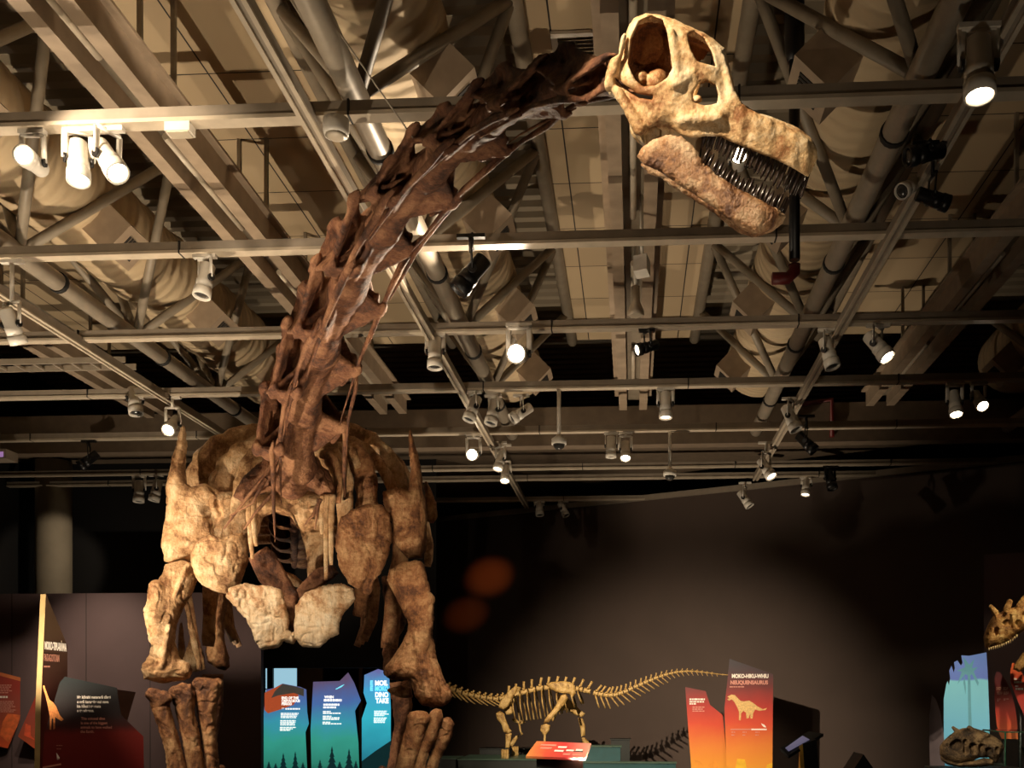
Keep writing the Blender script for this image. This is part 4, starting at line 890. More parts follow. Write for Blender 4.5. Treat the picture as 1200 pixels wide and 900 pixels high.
# spine curve: neck end behind the big leg -> back -> tail tip
SPX = [498, 510, 527, 545, 565, 582, 598, 612, 630, 650, 670, 685, 700, 712, 722, 734, 746, 758, 770, 782, 794, 806, 818, 830, 842, 851]
SPY = [794, 799, 806, 813, 817, 819, 816, 812, 807, 805, 806, 809, 813, 815, 814, 810, 804, 799, 794, 790, 787.5, 786.5, 787, 788.5, 790, 791]
def spy(x): return np.interp(x, SPX, SPY)
def vert_small(x, h, w, spine, lean, L, dz=0, name='vertebra', low=None):
    mb = MB(); t = unit(gp(x+2, spy(x+2))-gp(x-2, spy(x-2))); c = gp(x, spy(x)); u = unit(np.array([0, 0, 1])-t*t[2])
    mb.tube([c-t*L*.5*sk, c-t*L*.2*sk, c+t*L*.2*sk, c+t*L*.5*sk], [w*sk, w*.75*sk, w*.75*sk, w*sk], 8)
    if spine > 0:
        mb.tube([c+u*w*.6*sk, c+u*spine*.6*sk+t*lean*.5*sk, c+u*spine*sk+t*lean*sk], [w*.5*sk, w*.32*sk, w*.4*sk], 6, ell=(.6, 1.2))
        for s in (-1, 1): mb.tube([c+u*w*.5*sk, c+u*w*1.2*sk+np.array([0, s*w*1.5*sk, 0])], [w*.4*sk, w*.25*sk], 6)
    o = mb.build(name, G, NEU)
    return o, c, t, u
for k in range(13):        # neck with trailing ribs
    x = 502+k*7.2; o, c, t, u = vert_small(x, 0, 3.3-.02*k, 6.0, 2.2, 6.2, name='cervical_vertebra')
    for s in (-1, 1):
        MB().tube([c-u*2*sk+np.array([0, s*3*sk, 0]), c+t*6*sk-u*5*sk+np.array([0, s*3.6*sk, 0]), c+t*15*sk-u*8.5*sk+np.array([0, s*3.8*sk, 0])], [1.2*sk, .8*sk, .35*sk], 6).build('cervical_rib', G, o)
for k in range(11):        # back
    x = 596+k*9.2; vert_small(x, 0, 3.6, 12.5, 3.0, 8, name='dorsal_vertebra')
for k in range(27):        # tail with hanging chevrons
    x = 698+k*5.9; f = 1-k/30; o, c, t, u = vert_small(x, 0, 2.9*f+.25, 11*f**1.4 if k < 24 else 0, 4.5*f, 5.2, name='caudal_vertebra')
    if k < 25:
        L = (16 if k < 14 else 11)*f**.8; b = unit(t*.62-u); 
        MB().tube([c-u*2*f*sk, c-u*2*f*sk+b*L*.5*sk, c-u*2*f*sk+b*L*sk], [.9*f*sk+.3*sk, .8*f*sk+.2*sk, .7*f*sk+.25*sk], 6).build('chevron', G, o)
gtube('caudal_vertebra', [(846, 790.5), (862, 791.5)], [.8, .25], 6)
for s in (-1, 1):          # ribs
    for k in range(10):
        x = 603+k*8.4; y0 = spy(x)-1; Ln = 36-abs(k-3)*1.2 if k < 7 else 30-6*(k-7)
        gtube('dorsal_rib', [(x, y0, 0), (x-1, y0+5, s*.2), (x+1, y0+Ln*.5, s*.42), (x+4, y0+Ln, s*.36)], [1.2, 1.35, 1.0, 1.2], 7, ell=(.7, 1.3))
def gbone(name, poly, dz, T, **k): return bone2d(name, poly, SY-dz, T, G, NEU, h=.55, amp=.25, freq=.2, **k)
ILI = [(640, 802), (646, 799), (658, 798), (668, 799), (674, 804), (675, 812), (671, 818), (667, 813), (660, 813), (652, 811), (644, 807)]
gbone('ilium', ILI, .34, 3); gbone('ilium', ILI, -.34, 3)
gbone('scapula', [(603, 804), (607, 806), (602, 817), (596, 827), (590, 832), (584, 829), (586, 822), (594, 812)], .46, 2.2); gbone('scapula', [(607, 804), (611, 806), (606, 817), (600, 827), (594, 832), (588, 829), (590, 822), (598, 812)], -.46, 2.2)
gbone('coracoid', [(591, 826), (598, 826), (602, 831), (600, 837), (594, 838), (590, 833)], .3, 2)
# near foreleg
gbone('humerus', [(581, 836), (586, 833), (591, 836), (593, 843), (597, 853), (600, 857), (596, 860), (590, 858), (587, 848), (582, 843)], .46, 3)
gbone('radius', [(592, 860), (600, 859), (599, 868), (597, 877), (592, 877), (592, 868)], .46, 2.4)
for k in range(3): gtube('metacarpal', [(592+3*k, 877, .44), (592+3*k, 888.5, .44+.05*(k-1))], [1.5, 1.9], 7)
# far foreleg lifted back
gbone('humerus', [(600, 842), (604, 841), (608, 845), (614, 843), (616, 847), (611, 849), (604, 847), (600, 845)], -.46, 2.2)
gtube('radius', [(605, 847, -.46), (607, 858, -.46), (609, 862, -.46)], [1.4, 1.1, 1.6])
gbone('ulna', [(604, 862), (609, 861), (605, 869), (600, 876), (596, 874), (600, 867)], -.46, 2)
for k in range(3): gtube('metacarpal', [(598+2.6*k, 876, -.46), (598+2.6*k, 888.5, -.46)], [1.4, 1.7], 7)
# near hind leg
gbone('femur', [(657, 815), (663, 813), (666, 818), (660, 828), (650, 839), (643, 847), (637, 848), (638, 843), (646, 834), (653, 824)], .42, 3)
gbone('tibia', [(634, 850), (640, 848), (645, 850), (644, 856), (640, 862), (640, 878), (636, 878), (637, 862), (633, 856)], .42, 2.4)
for k in range(3): gtube('metatarsal', [(635+3*k, 877, .42), (634+3*k, 888.5, .42)], [1.6, 2], 7)
# far hind leg and pubis
gbone('femur', [(664, 816), (672, 824), (680, 832), (686, 836), (682, 841), (674, 838), (664, 832), (655, 834), (648, 846), (645, 843), (651, 832), (658, 822)], -.42, 2.4)
gbone('tibia', [(677, 841), (683, 842), (686, 851), (686, 862), (681, 864), (680, 853)], -.42, 2.2)
gbone('metatarsal', [(681, 864), (686, 864), (692, 872), (699, 876), (698, 880), (691, 881), (684, 874)], -.42, 2.4)
gbone('pubis', [(655, 813), (660, 815), (657, 828), (654, 834), (651, 828), (653, 820)], 0, 2)
# plinths
M['plinth'] = plain('plinth_paint', rgb(34, 38, 34), .45); M['plinth_top'] = plain('plinth_top_green', rgb(70, 92, 78), .4); M['teal_side'] = plain('plinth_teal', rgb(28, 70, 72), .5); M['rust'] = plain('plinth_rust', rgb(92, 46, 30), .5)
def plinth(label, x0, x1, ytop, Y, depth, side='plinth', top='plinth_top', ty=0):
    a, b = at(x0, ytop, Y), at(x1, ytop, Y); t = thing('display_plinth', label, 'plinth', ((a[0]+b[0])/2, Y+depth/2, 0), 'low dark plinths at the back')
    MB().box((a[0], Y, 0), (b[0], Y+depth, a[2]-.02)).build('body', M[side], t); MB().box((a[0]-.02, Y-.02, a[2]-.02), (b[0]+.02, Y+depth, a[2])).build('top_board', M[top], t)
plinth('low dark plinth left of the small skeleton, beside the big leg', 495, 534, 888.5, 19.6, .8)
plinth('dark green-topped plinth under the front feet of the small skeleton', 537, 629, 889.5, 19.6, 1.5)
plinth('dark teal raised block behind the tilted red sign', 646, 727, 874, 19.7, .45, 'teal_side')
plinth('dark teal plinth with rusty end below the golden tail', 683, 792, 893, 19.4, .28, 'teal_side')
plinth('black block at the wall behind the golden tail', 716, 738, 866, 21.6, .5, 'plinth', 'plinth')
plinth('far dark block against the wall between the big leg and the small skeleton', 562, 622, 877, 22.2, .6, 'plinth', 'plinth')
# ------------------------------------------------------------------ signs and panels
M['ink_white'] = plain('white_print', rgb(240, 232, 220), .6, var=0); M['ink_pink'] = plain('pink_print', rgb(206, 140, 124), .6, var=0); M['ink_tan'] = plain('tan_print', rgb(186, 130, 112), .6, var=0)
M['board_edge'] = plain('board_edge', rgb(196, 168, 116), .6); M['board_dark'] = plain('board_back', rgb(30, 27, 28), .7); M['ink_cyan'] = plain('cyan_print', rgb(120, 226, 240), .5, var=0, emit=rgb(120, 226, 240), es=1.0)
M['ink_glow'] = plain('glowing_white_print', rgb(244, 244, 236), .5, var=0, emit=rgb(244, 240, 230), es=1.1)
def panel(name, label, cat, poly, Y, face, yaw=0, th=.05, edge='board_edge', group=None):
    pts = np.asarray(poly, float); c = pts.mean(0); f = VF(c[0], c[1], Y, yaw); yb = pts[:, 1].max()
    poly = [(x, y if y < 904 else 815+EYE*1200/((f.P(x, 905)-CAM).dot(FW))) for x, y in poly]
    t = thing(name, label, cat, f.P(c[0], max(q_[1] for q_ in poly)), group)
    MB().prism([f.P(x, y, -.004) for x, y in poly], -f.n*th).build('board', M[edge], t)
    P = [f.P(x, y) for x, y in poly]; n = len(P)
    fc = MB().prism(P, -f.n*.006).build('printed_face', face, t, origin=f.P(c[0], yb))
    if yb < 904 and name == 'leaf_board':
        b = f.P(c[0], c[1]+6)-f.n*(th+.02); MB().tube([b, (b[0], b[1], 0)], .02, 8).build('support_leg', M['black'], t)
    return t, f
def shape(t, f, name, poly, mat, z=.004, th=.003):
    return MB().prism([f.P(x, y, z) for x, y in poly], -f.n*th).build(name, mat, t)
def text(t, f, body, px, py, hpx, mat, wpx=None, bold=.0, name='lettering', skew=None):
    """real lettering: cap height hpx, width wpx (pixels), lower-left corner at px, py"""
    cu = bpy.data.curves.new(name, 'FONT'); cu.body = body; cu.size = 1; cu.offset = bold; cu.extrude = .002
    ob = bpy.data.objects.new(name, cu); C.objects.link(ob); dg = bpy.context.evaluated_depsgraph_get(); dg.update()
    me = bpy.data.meshes.new_from_object(ob.evaluated_get(dg)); bpy.data.objects.remove(ob); bpy.data.curves.remove(cu)
    V = np.array([v.co[:] for v in me.vertices]); fs = [list(p.vertices) for p in me.polygons]; bpy.data.meshes.remove(me)
    w0, w1 = V[:, 0].min(), V[:, 0].max(); h1 = .73
    P = []
    a = np.array(f.uv(px, py)); b = np.array(f.uv(px+(wpx or hpx*(w1-w0)/h1), py+(skew or 0))); cc = np.array(f.uv(px, py-hpx)); 
    for v in V:
        q = a+(b-a)*(v[0]-w0)/(w1-w0)+(cc-a)*v[1]/h1; P.append(f.O+q[0]*f.r+q[1]*f.u+f.n*(.004+v[2]*.5))
    return put(name, P, fs, mat, t)
def lines(t, f, px, py, widths, lh, mat, hgt=None, name='text_line', slope=0):
    """rows of print too small to read: strings of word-long strokes"""
    for i, w in enumerate(widths):
        mb = MB(); x = px; y = py+i*lh; hh = (hgt or lh*.5)
        while x < px+w-1e-6:
            ww = min(random.uniform(1.6, 4.2), px+w-x); yy = y+slope*(x-px)
            mb.prism([f.P(x, yy, .005), f.P(x+ww, yy+slope*ww, .005), f.P(x+ww, yy+slope*ww-hh, .005), f.P(x, yy-hh, .005)], -f.n*.003); x += ww+.6
        mb.build(name, mat, t)
def gm(name, *st, z1=2.0, z0=0., **k): return gradient_mat(name, [(p, rgb(*c)) for p, c in st], z0, z1, **k)
# tall blade board at left and its facing board
g1 = gm('blade_print', (0, (96, 22, 20)), (.25, (90, 26, 24)), (.45, (70, 30, 28)), (.7, (62, 38, 30)), (1, (74, 56, 40)), z1=1.9)
t, f = panel('title_board', 'tall pointed title board with pale edge, left of the sauropod legs', 'board', [(54, 696), (79, 757), (79, 800), (76, 905), (46, 905), (48, 830)], 12.6, g1, yaw=38, th=.1)
text(t, f, 'MOKO-TIPU-R\u0100WA', 52.3, 760.5, 9.2, M['ink_white'], 25.5, .035, skew=2.6); text(t, f, 'PATAGOTITAN', 51.6, 774.5, 9.2, M['ink_tan'], 17.6, .0, skew=1.4)
lines(t, f, 51.3, 782, [7], 3, M['ink_tan'], 2)
t, f = panel('text_board', 'dark stepped text board fading to red, joined to the tall title board', 'board',
   [(76, 793), (137, 806), (139, 822), (142, 838), (168, 863), (170, 905), (45, 905), (52, 860), (70, 800)], 12.4, gm('text_board_print', (0, (110, 20, 16)), (.42, (112, 26, 20)), (.5, (62, 22, 20)), (.62, (38, 26, 27)), (1, (26, 32, 34)), z1=1.15, noise=.05))
text(t, f, 'He k\u014drahi matarar\u0101 t\u0113nei', 90.5, 818.5, 3.4, M['ink_white'], 39, .03); text(t, f, 'o ng\u0101 kararehe nui rawa', 90.3, 824, 3.4, M['ink_white'], 37, .03); text(t, f, 'kia h\u012bkoi i te mata', 90.2, 829.2, 3.4, M['ink_white'], 28, .03); text(t, f, 'o te whenua.', 90.2, 834.2, 3.4, M['ink_white'], 20, .03)
text(t, f, 'This colossal dino', 95, 843.5, 3.2, M['ink_pink'], 28, .02); text(t, f, 'is one of the biggest', 94.8, 848.6, 3.2, M['ink_pink'], 31, .02); text(t, f, 'animals to have walked', 94.5, 853.7, 3.2, M['ink_pink'], 36.5, .02); text(t, f, 'the Earth.', 94.3, 858.8, 3.2, M['ink_pink'], 16, .02)
M['dino_print'] = plain('printed_dinosaur_orange', rgb(206, 128, 66), .6, var=.15, scale=40); M['dino_pale'] = plain('printed_dinosaur_pale', rgb(214, 176, 110), .6, var=.12, scale=40)
shape(t, f, 'printed_dinosaur', [(50, 804), (52, 803), (55, 812), (58, 820), (62, 823), (66, 828), (70, 838), (74.5, 843), (72, 845), (67, 842), (64.5, 840), (64.5, 854), (62.5, 855), (62.5, 842), (60.5, 842), (60, 855), (58, 855), (58.5, 840), (56.5, 830), (54, 818)], M['dino_print'])
lines(t, f, 66, 874, [7], 3, M['ink_tan'], .8); lines(t, f, 66.5, 878, [5], 3, M['ink_tan'], .8)
shape(t, f, 'scale_figure', [(66, 882), (67.6, 884), (70, 888), (68.8, 890.5), (68, 887.5), (67.2, 891), (66.6, 887)], M['ink_white']); shape(t, f, 'scale_bar', [(50, 898.5), (71.5, 894.5), (71.6, 896.5), (50, 900.5)], M['ink_pink'])
M['plum_board'] = plain('plum_board', rgb(120, 92, 92), .6)
panel('backing_board', 'small translucent plum board sticking out behind the stepped text board', 'board', [(130, 807), (159, 811), (149, 846), (138, 846)], 14.6, M['plum_board'], th=.03)
g2 = gm('orange_print', (0, (214, 84, 36)), (.4, (160, 70, 42)), (.75, (146, 62, 48)), (1, (150, 42, 26)), z1=1.3, nscale=2)
t, f = panel('wall_panel', 'slanted orange text panel cut off by the left picture edge', 'panel', [(-14, 784), (43, 799), (9, 877), (-14, 872)], 20.85, g2, th=.06, edge='board_dark', group='orange slanted wall panels')
shape(t, f, 'orange_stripe', [(-14, 784), (43, 799), (41, 803), (-14, 788)], plain('orange_stripe', rgb(206, 110, 56), .6)); shape(t, f, 'printed_rock', [(9, 836), (24, 838), (20, 852), (10, 870), (0, 862), (3, 846)], plain('rock_print', rgb(222, 104, 48), .6, var=.15, scale=9), z=.003)
lines(t, f, -12, 803.5, [26, 25, 23, 26, 22], 2.2, M['ink_pink'], 1.1); lines(t, f, -8, 818, [17], 3, M['ink_white'], 2.4); lines(t, f, -12, 822.5, [28, 28, 27, 30, 25, 31, 28], 2.0, M['ink_pink'], 1.0)
t, f = panel('wall_panel', 'slanted orange panel half hidden behind the tall title board', 'panel', [(46, 806), (62, 812), (60, 893), (44, 880), (21, 863)], 20.85, g2, th=.06, edge='board_dark', group='orange slanted wall panels')
shape(t, f, 'printed_rock', [(30, 848), (36, 850), (36, 862), (42, 868), (28, 862)], plain('rock_print_b', rgb(210, 80, 44), .6, var=.15, scale=9), z=.003)
# three shaped printed panels between the forelegs, brightness put in as emission
t0 = dict(z1=2.1, z0=-.1, noise=.12, nscale=2.2, emit=.8)
def aurora(n): return gm(n, (0, (24, 66, 62)), (.1, (44, 124, 104)), (.38, (52, 150, 132)), (.56, (56, 146, 166)), (.78, (72, 104, 162)), (1, (96, 78, 104)), **t0)
M['tree_print'] = plain('forest_print', rgb(18, 50, 52), .6, emit=rgb(18, 50, 52), es=.5); M['rock_dark'] = plain('volcano_print', rgb(206, 92, 52), .6, var=.3, scale=6, emit=rgb(206, 92, 52), es=.5); M['rock_grey'] = plain('volcano_smoke_print', rgb(92, 84, 74), .6, var=.2, scale=6, emit=rgb(92, 84, 74), es=.4)
def trees(t, f, xs, base=904):
    for x, top, w in xs:
        p = [(x, top)]
        for i in range(1, 5): y = top+(base-top)*i/4.6; p += [(x+w*i/4, y), (x+w*i/4*.55, y)]
        p += [(x+w*.5, base), (x-w*.5, base)]
        for i in range(4, 0, -1): y = top+(base-top)*i/4.6; p += [(x-w*i/4*.55, y), (x-w*i/4, y)]
        shape(t, f, 'printed_tree', p, M['tree_print'])
YT = 22.65
t, f = panel('glowing_panel', 'glowing blue and green panel with an orange rock, leftmost of the three between the legs', 'panel', [(309, 836), (312, 808), (322, 806), (331, 801), (352, 805), (359, 808), (360, 834), (362, 848), (358, 858), (360, 905), (309, 905)], YT, aurora('aurora_print_one'), th=.04, group='glowing blue green panels')
shape(t, f, 'printed_rock', [(310, 812), (318, 808), (331, 801.5), (346, 805), (350, 816), (344, 826), (330, 831), (314, 836), (310, 832)], M['rock_dark']); shape(t, f, 'printed_smoke', [(331, 801.5), (346, 804.5), (356, 807), (356, 816), (344, 812), (326, 815), (318, 818), (322, 810)], M['rock_grey'], z=.006)
text(t, f, 'END OF THE', 330, 819.2, 2.9, M['ink_glow'], 20, .05); text(t, f, 'CRETACEOUS', 330, 822.7, 2.9, M['ink_glow'], 21.5, .05); text(t, f, 'PERIOD', 330, 826.2, 2.9, M['ink_glow'], 12, .05)
text(t, f, '66', 330, 831.6, 2.4, M['ink_glow'], 3, .04); lines(t, f, 334.5, 831.5, [17], 3, M['ink_glow'], 1.6)
lines(t, f, 329, 836.5, [21, 20, 19, 18], 1.7, M['ink_glow'], 1.1); lines(t, f, 328.5, 845, [18, 18, 17, 17], 1.7, M['ink_glow'], 1.1); lines(t, f, 328, 853, [19, 15, 12], 1.7, M['ink_glow'], 1.1)
trees(t, f, ((332, 882, 5), (346, 880, 4.5), (315, 892, 4), (323, 894, 4), (355, 893, 4)))
t, f = panel('glowing_panel', 'glowing blue and green panel with a pointed right side, middle of three', 'panel', [(367, 799), (398, 798), (408, 788), (415, 800), (423, 821), (416, 833), (420, 870), (421, 905), (365, 905), (364, 855)], YT, aurora('aurora_print_two'), th=.04, group='glowing blue green panels')
text(t, f, 'WHEN', 380, 818.2, 3.0, M['ink_glow'], 11, .05); lines(t, f, 379.5, 822, [21], 3, M['ink_glow'], 2.8); lines(t, f, 379, 827, [19], 3, M['ink_glow'], 2.4); lines(t, f, 378.8, 830, [15], 3, M['ink_glow'], 2)
lines(t, f, 378.5, 834.5, [9, 21], 2, M['ink_glow'], 1.3); lines(t, f, 378.3, 840, [10, 20, 19], 1.8, M['ink_glow'], 1.2); lines(t, f, 378, 847, [9, 22], 1.8, M['ink_glow'], 1.2)
shape(t, f, 'comet_streak', [(393, 807.5), (400, 803.5), (404, 801.8), (400, 805.3), (394, 808)], M['ink_cyan'])
trees(t, f, ((389, 874, 6), (409, 877, 5.5), (398, 892, 5), (375, 890, 4), (417, 891, 4)))
t, f = panel('glowing_panel', 'glowing turquoise panel with large lettering, partly behind the right foreleg', 'panel', [(427, 791), (443, 784), (456, 788), (458, 830), (458, 868), (440, 880), (424, 892), (424, 842), (430, 824), (426, 812)], YT, gm('aurora_print_three', (0, (34, 110, 130)), (.5, (52, 178, 196)), (.8, (70, 160, 206)), (1, (110, 96, 156)), **t0), th=.04, group='glowing blue green panels')
text(t, f, 'E', 433.8, 803, 5.6, M['ink_cyan'], 3.3, .05); text(t, f, 'MOE,', 439.5, 803, 5.6, M['ink_glow'], 15, .05); text(t, f, 'E', 433.8, 809.3, 5.4, M['ink_cyan'], 3.3, .05); text(t, f, 'MOKO', 439.5, 809.3, 5.4, M['ink_cyan'], 15.5, .05)
text(t, f, 'DINO', 439.6, 816.8, 5.8, M['ink_glow'], 15.5, .05); text(t, f, 'TAKE', 440, 823.8, 5.8, M['ink_glow'], 15.5, .05)
lines(t, f, 438.5, 834, [15, 14, 17, 12], 1.7, M['ink_glow'], 1.1); lines(t, f, 438, 842, [15, 14, 13, 13], 1.7, M['ink_glow'], 1.1)
shape(t, f, 'printed_hill', [(424, 892), (440, 880), (458, 868), (458, 905), (424, 905)], M['tree_print'])
# posts and lit opening in the far room
for px, lab in ((422.5, 'slim brown post between the middle and right glowing panels'), (363, 'brown post behind the leftmost glowing panel')):
    a = at(px, 782, 23.0); w_ = .04 if px > 400 else .3
    tag(MB().box((a[0]-w_, 23.0, 0), (a[0]+w_, 23.1, a[2]+.4)).build('timber_post', plain('brown_post', rgb(120, 82, 44), .6)), lab, 'post')
a, b = at(311, 784, 28.5), at(348, 809, 28.5)
MB().box((a[0], 28.52, b[2]-1.0), (b[0], 28.58, a[2]+.3)).build('window_1', plain('far_room_window', rgb(170, 206, 220), .3, emit=rgb(160, 204, 222), es=.75, var=0), kind='structure')
mb = MB(); 
for px in (314.5, 318): p = at(px, 790, 28.4); mb.box((p[0]-.04, 28.4, 0), (p[0]+.04, 28.5, a[2]+.3))
p = at(330, 807.5, 28.4); mb.box((a[0], 28.4, p[2]-.015), (b[0], 28.5, p[2]+.015)); mb.build('trim_20', M['grille'], kind='structure')
# small skeleton's title boards
g3 = gm('sunset_print', (0, (236, 160, 44)), (.22, (226, 132, 48)), (.45, (206, 70, 40)), (.62, (170, 44, 34)), (.8, (104, 36, 34)), (.93, (62, 40, 44)), (1, (50, 42, 48)), z1=2.1, noise=.05)
t, f = panel('title_board', 'tall red and orange title board with a pale dinosaur picture, right of the golden tail', 'board', [(855, 772), (906, 790), (905, 905), (852, 905), (849, 830)], 20.0, g3, th=.08, edge='board_dark')
text(t, f, 'MOKO-HIKU-WHIU', 857.6, 794.3, 4.5, M['ink_white'], 43, .05); text(t, f, 'NEUQUENSAURUS', 856, 801.8, 4.4, M['ink_pink'], 44, .05); lines(t, f, 855, 805.5, [17], 3, M['ink_pink'], 1.2)
DP = [(852.5, 816.5), (857, 814), (861, 814.5), (864.5, 818), (868, 821.5), (872, 822), (878, 821), (883, 824), (888, 828), (894, 831), (899, 829.5), (897, 832), (890, 833), (885, 831.5), (882.5, 836), (882, 842), (879.5, 842), (879, 836), (877.5, 841.5), (875, 842), (874, 835), (871, 833), (868.5, 836), (868, 844), (866, 844), (866, 834), (863.5, 828), (860.5, 822.5), (857.5, 819.5), (854.5, 821), (852, 819.5), (855, 818)]
shape(t, f, 'printed_dinosaur', DP, M['dino_pale'])
shape(t, f, 'scale_bar', [(856, 854.2), (880, 854.2), (880, 855.3), (856, 855.3)], M['ink_pink']); shape(t, f, 'scale_bar', [(880.5, 854), (898.5, 854), (898.5, 855.6), (880.5, 855.6)], M['ink_white']); shape(t, f, 'scale_figure', [(892, 847.5), (896, 849.5), (898, 852.5), (895, 852), (893, 850)], M['ink_white'])
for x in (857, 870, 885): lines(t, f, x, 858.5, [5, 4], 3.4, M['ink_pink'], 1.1)
M['yellow_print'] = plain('yellow_rock_print', rgb(240, 184, 40), .6, var=.1, scale=5)
shape(t, f, 'printed_rock', [(861, 905), (864, 889), (873, 890), (876, 905)], M['yellow_print']); shape(t, f, 'printed_rock', [(896, 905), (899, 896), (905, 894), (905, 905)], M['yellow_print'])
t, f = panel('text_board', 'red and orange text board left of the tall title board, with a notched top', 'board', [(803, 805), (827, 810), (832, 826), (847, 838), (850, 870), (853, 905), (811, 905), (807, 860)], 20.3, g3, th=.08, edge='board_dark')
lines(t, f, 808, 820.5, [18], 2, M['ink_white'], 2); lines(t, f, 808, 823.2, [17, 8], 2.4, M['ink_white'], 1.6); lines(t, f, 811.5, 829.3, [14, 12, 14], 2.3, M['ink_pink'], 1.2)
shape(t, f, 'printed_rock', [(811, 905), (813, 890), (820, 892), (826, 899), (838, 891), (846, 905)], plain('orange_rock_print', rgb(238, 150, 44), .6, var=.1, scale=5))
# tilted red sign in front of the small skeleton
t = thing('reading_rail', 'low tilted red information sign in front of the small skeleton', 'sign', (at(655, 890, 17.6)[0], 17.6, 0))
P = [at(616, 886, 17.4), at(686, 888.5, 17.4), at(693, 871, 17.9), at(629, 868.5, 17.9)]
MB().prism(P, (0, .02, -.04)).build('board', gradient_mat('red_sign_print', [(0, rgb(216, 150, 80)), (.3, rgb(206, 84, 62)), (.6, rgb(190, 60, 60)), (1, rgb(200, 150, 130))], -.6, .6, axis='X', nscale=6), t)
nn = unit(np.cross(P[1]-P[0], P[3]-P[0])); 
def rp(u, v): return (P[0]*(1-u)+P[1]*u)*(1-v)+(P[3]*(1-u)+P[2]*u)*v+nn*.004
for i, (u0, u1, v) in enumerate(((.12, .4, .8), (.45, .6, .7), (.42, .58, .45), (.62, .75, .5), (.78, .9, .55), (.15, .35, .6), (.6, .72, .25), (.76, .92, .25))):
    MB().prism([rp(u0, v), rp(u1, v), rp(u1, v-.1), rp(u0, v-.1)], nn*.002).build('text_line', M['ink_white'] if i in (1, 2, 3, 4) else M['ink_pink'], t)
c = (P[0]+P[1]+P[2]+P[3])/4; MB().box((c[0]-.4, 17.6, 0), (c[0]+.4, 17.75, c[2]-.02)).build('stand', M['plinth'], t)
# tilted kiosk screen
KY = 17.2; c = at(940, 868, KY); t = thing('touch_screen_kiosk', 'black kiosk with a tilted screen against the dark slanted wall', 'kiosk', (c[0], KY, 0))
P = [at(914.5, 880, KY), at(924, 889, KY-.1), at(965, 863, KY+.25), at(947, 860.5, KY+.35)]
MB().prism(P, (0, .01, .05)).build('screen_housing', M['black'], t)
e = [P[0]*.8+P[1]*.2, P[0]*.25+P[1]*.75, P[2]*.75+P[1]*.25-(P[2]-P[3])*.1, P[3]*.85+P[0]*.15]; ctr = sum(e)/4
MB().prism([ctr+(q_-ctr)*.78+np.array([0, -.004, .052]) for q_ in e], (0, 0, .004)).build('screen', plain('kiosk_screen', rgb(110, 108, 130), .3, emit=rgb(120, 116, 150), es=.3, var=0), t)
pa = at(936, 880, KY+.02); pb = at(962, 905, KY+.02); MB().prism([(at(941, 880, KY)[0], KY+.03, c[2]-.05), (at(957, 868, KY)[0], KY+.03, c[2]+.02), (pb[0], KY+.03, 0), (pa[0], KY+.03, 0)], (0, .25, 0)).build('pedestal', M['black'], t)
MB().prism([(at(937, 880, KY)[0], KY+.02, c[2]-.1), (at(941, 880, KY)[0], KY+.02, c[2]-.06), (at(945, 905, KY)[0], KY+.02, 0), (at(939, 905, KY)[0], KY+.02, 0)], (0, .05, 0)).build('edge_strip', plain('brass_strip', rgb(176, 142, 62), .4), t)
t = MB(); a = at(988, 901, 18.2); t.prism([at(985, 905, 18.2), at(1012, 884, 18.2), at(1042, 905, 18.2)], (0, .8, 0)); p3 = t.v; 
zmin = 0; t.v = [(v[0], v[1], 0.0 if abs(v[2]-at(985, 905, 18.2)[2]) < .02 else v[2]) for v in p3]
tag(t.build('gabled_plinth', M['plinth']), 'black peaked plinth low against the wall, right of the kiosk', 'plinth')
# ------------------------------------------------------------------ right hand corner
M['grey_fin'] = plain('grey_fin', rgb(120, 108, 112), .7); 
panel('leaf_board', 'plain grey leaf shaped board at left of the palm panel', 'board', [(1092, 814), (1097, 820), (1102, 835), (1106, 860), (1107, 885), (1105, 905), (1092, 905), (1089, 870), (1089, 840)], 12.0, M['grey_fin'], th=.05)
g4 = gm('palm_print', (0, (92, 160, 180)), (.4, (108, 170, 184)), (.76, (122, 182, 182)), (.775, (98, 116, 172)), (1, (112, 136, 184)), z1=1.5, emit=.5, noise=.03)  # print colour also drives an emission, so the panel glows
t, f = panel('palm_panel', 'tall blue glowing panel with a pale palm tree, behind the dark skull', 'panel', [(1106, 819), (1109, 802), (1110.5, 798), (1112, 803), (1113.5, 795), (1112.5, 786), (1115, 780), (1117.5, 788), (1119, 783), (1118, 776), (1122, 774), (1126, 780), (1128, 777), (1126.5, 768), (1136, 768.5), (1156, 764.5), (1158, 800), (1160, 856), (1160, 905), (1110, 905), (1106, 860)], 13.0, g4, th=.05)
M['palm'] = plain('palm_tree_print', rgb(98, 152, 156), .6, emit=rgb(98, 152, 156), es=.42); sh = lambda nm, p, z=.004: shape(t, f, nm, p, M['palm'], z)
sh('printed_palm_trunk', [(1134, 786), (1137, 786), (1138, 830), (1139, 856), (1135, 856), (1134.5, 830)]); sh('printed_palm_frond', [(1129, 770), (1136, 779), (1142, 772), (1139, 783), (1146, 782), (1141, 787), (1147, 800), (1146, 804), (1139, 790), (1136, 792), (1131, 790), (1123, 799), (1122, 802), (1127, 787), (1121, 786), (1131, 782)], .006)
sh('printed_palm_frond', [(1130, 790), (1132, 806), (1131.5, 814), (1129, 800)], .007)
g5 = gm('leaf_print', (0, (224, 108, 52)), (.3, (196, 60, 40)), (.6, (112, 42, 40)), (1, (66, 44, 50)), z1=.95)
t, f = panel('leaf_board', 'red leaf shaped board with pale outline, under the horned skull', 'board', [(1168, 787), (1172, 788), (1178, 796), (1184, 808), (1189, 825), (1192, 845), (1193, 866), (1174, 866), (1168, 850), (1165.5, 820), (1165.5, 795)], 12.0, g5, th=.03)
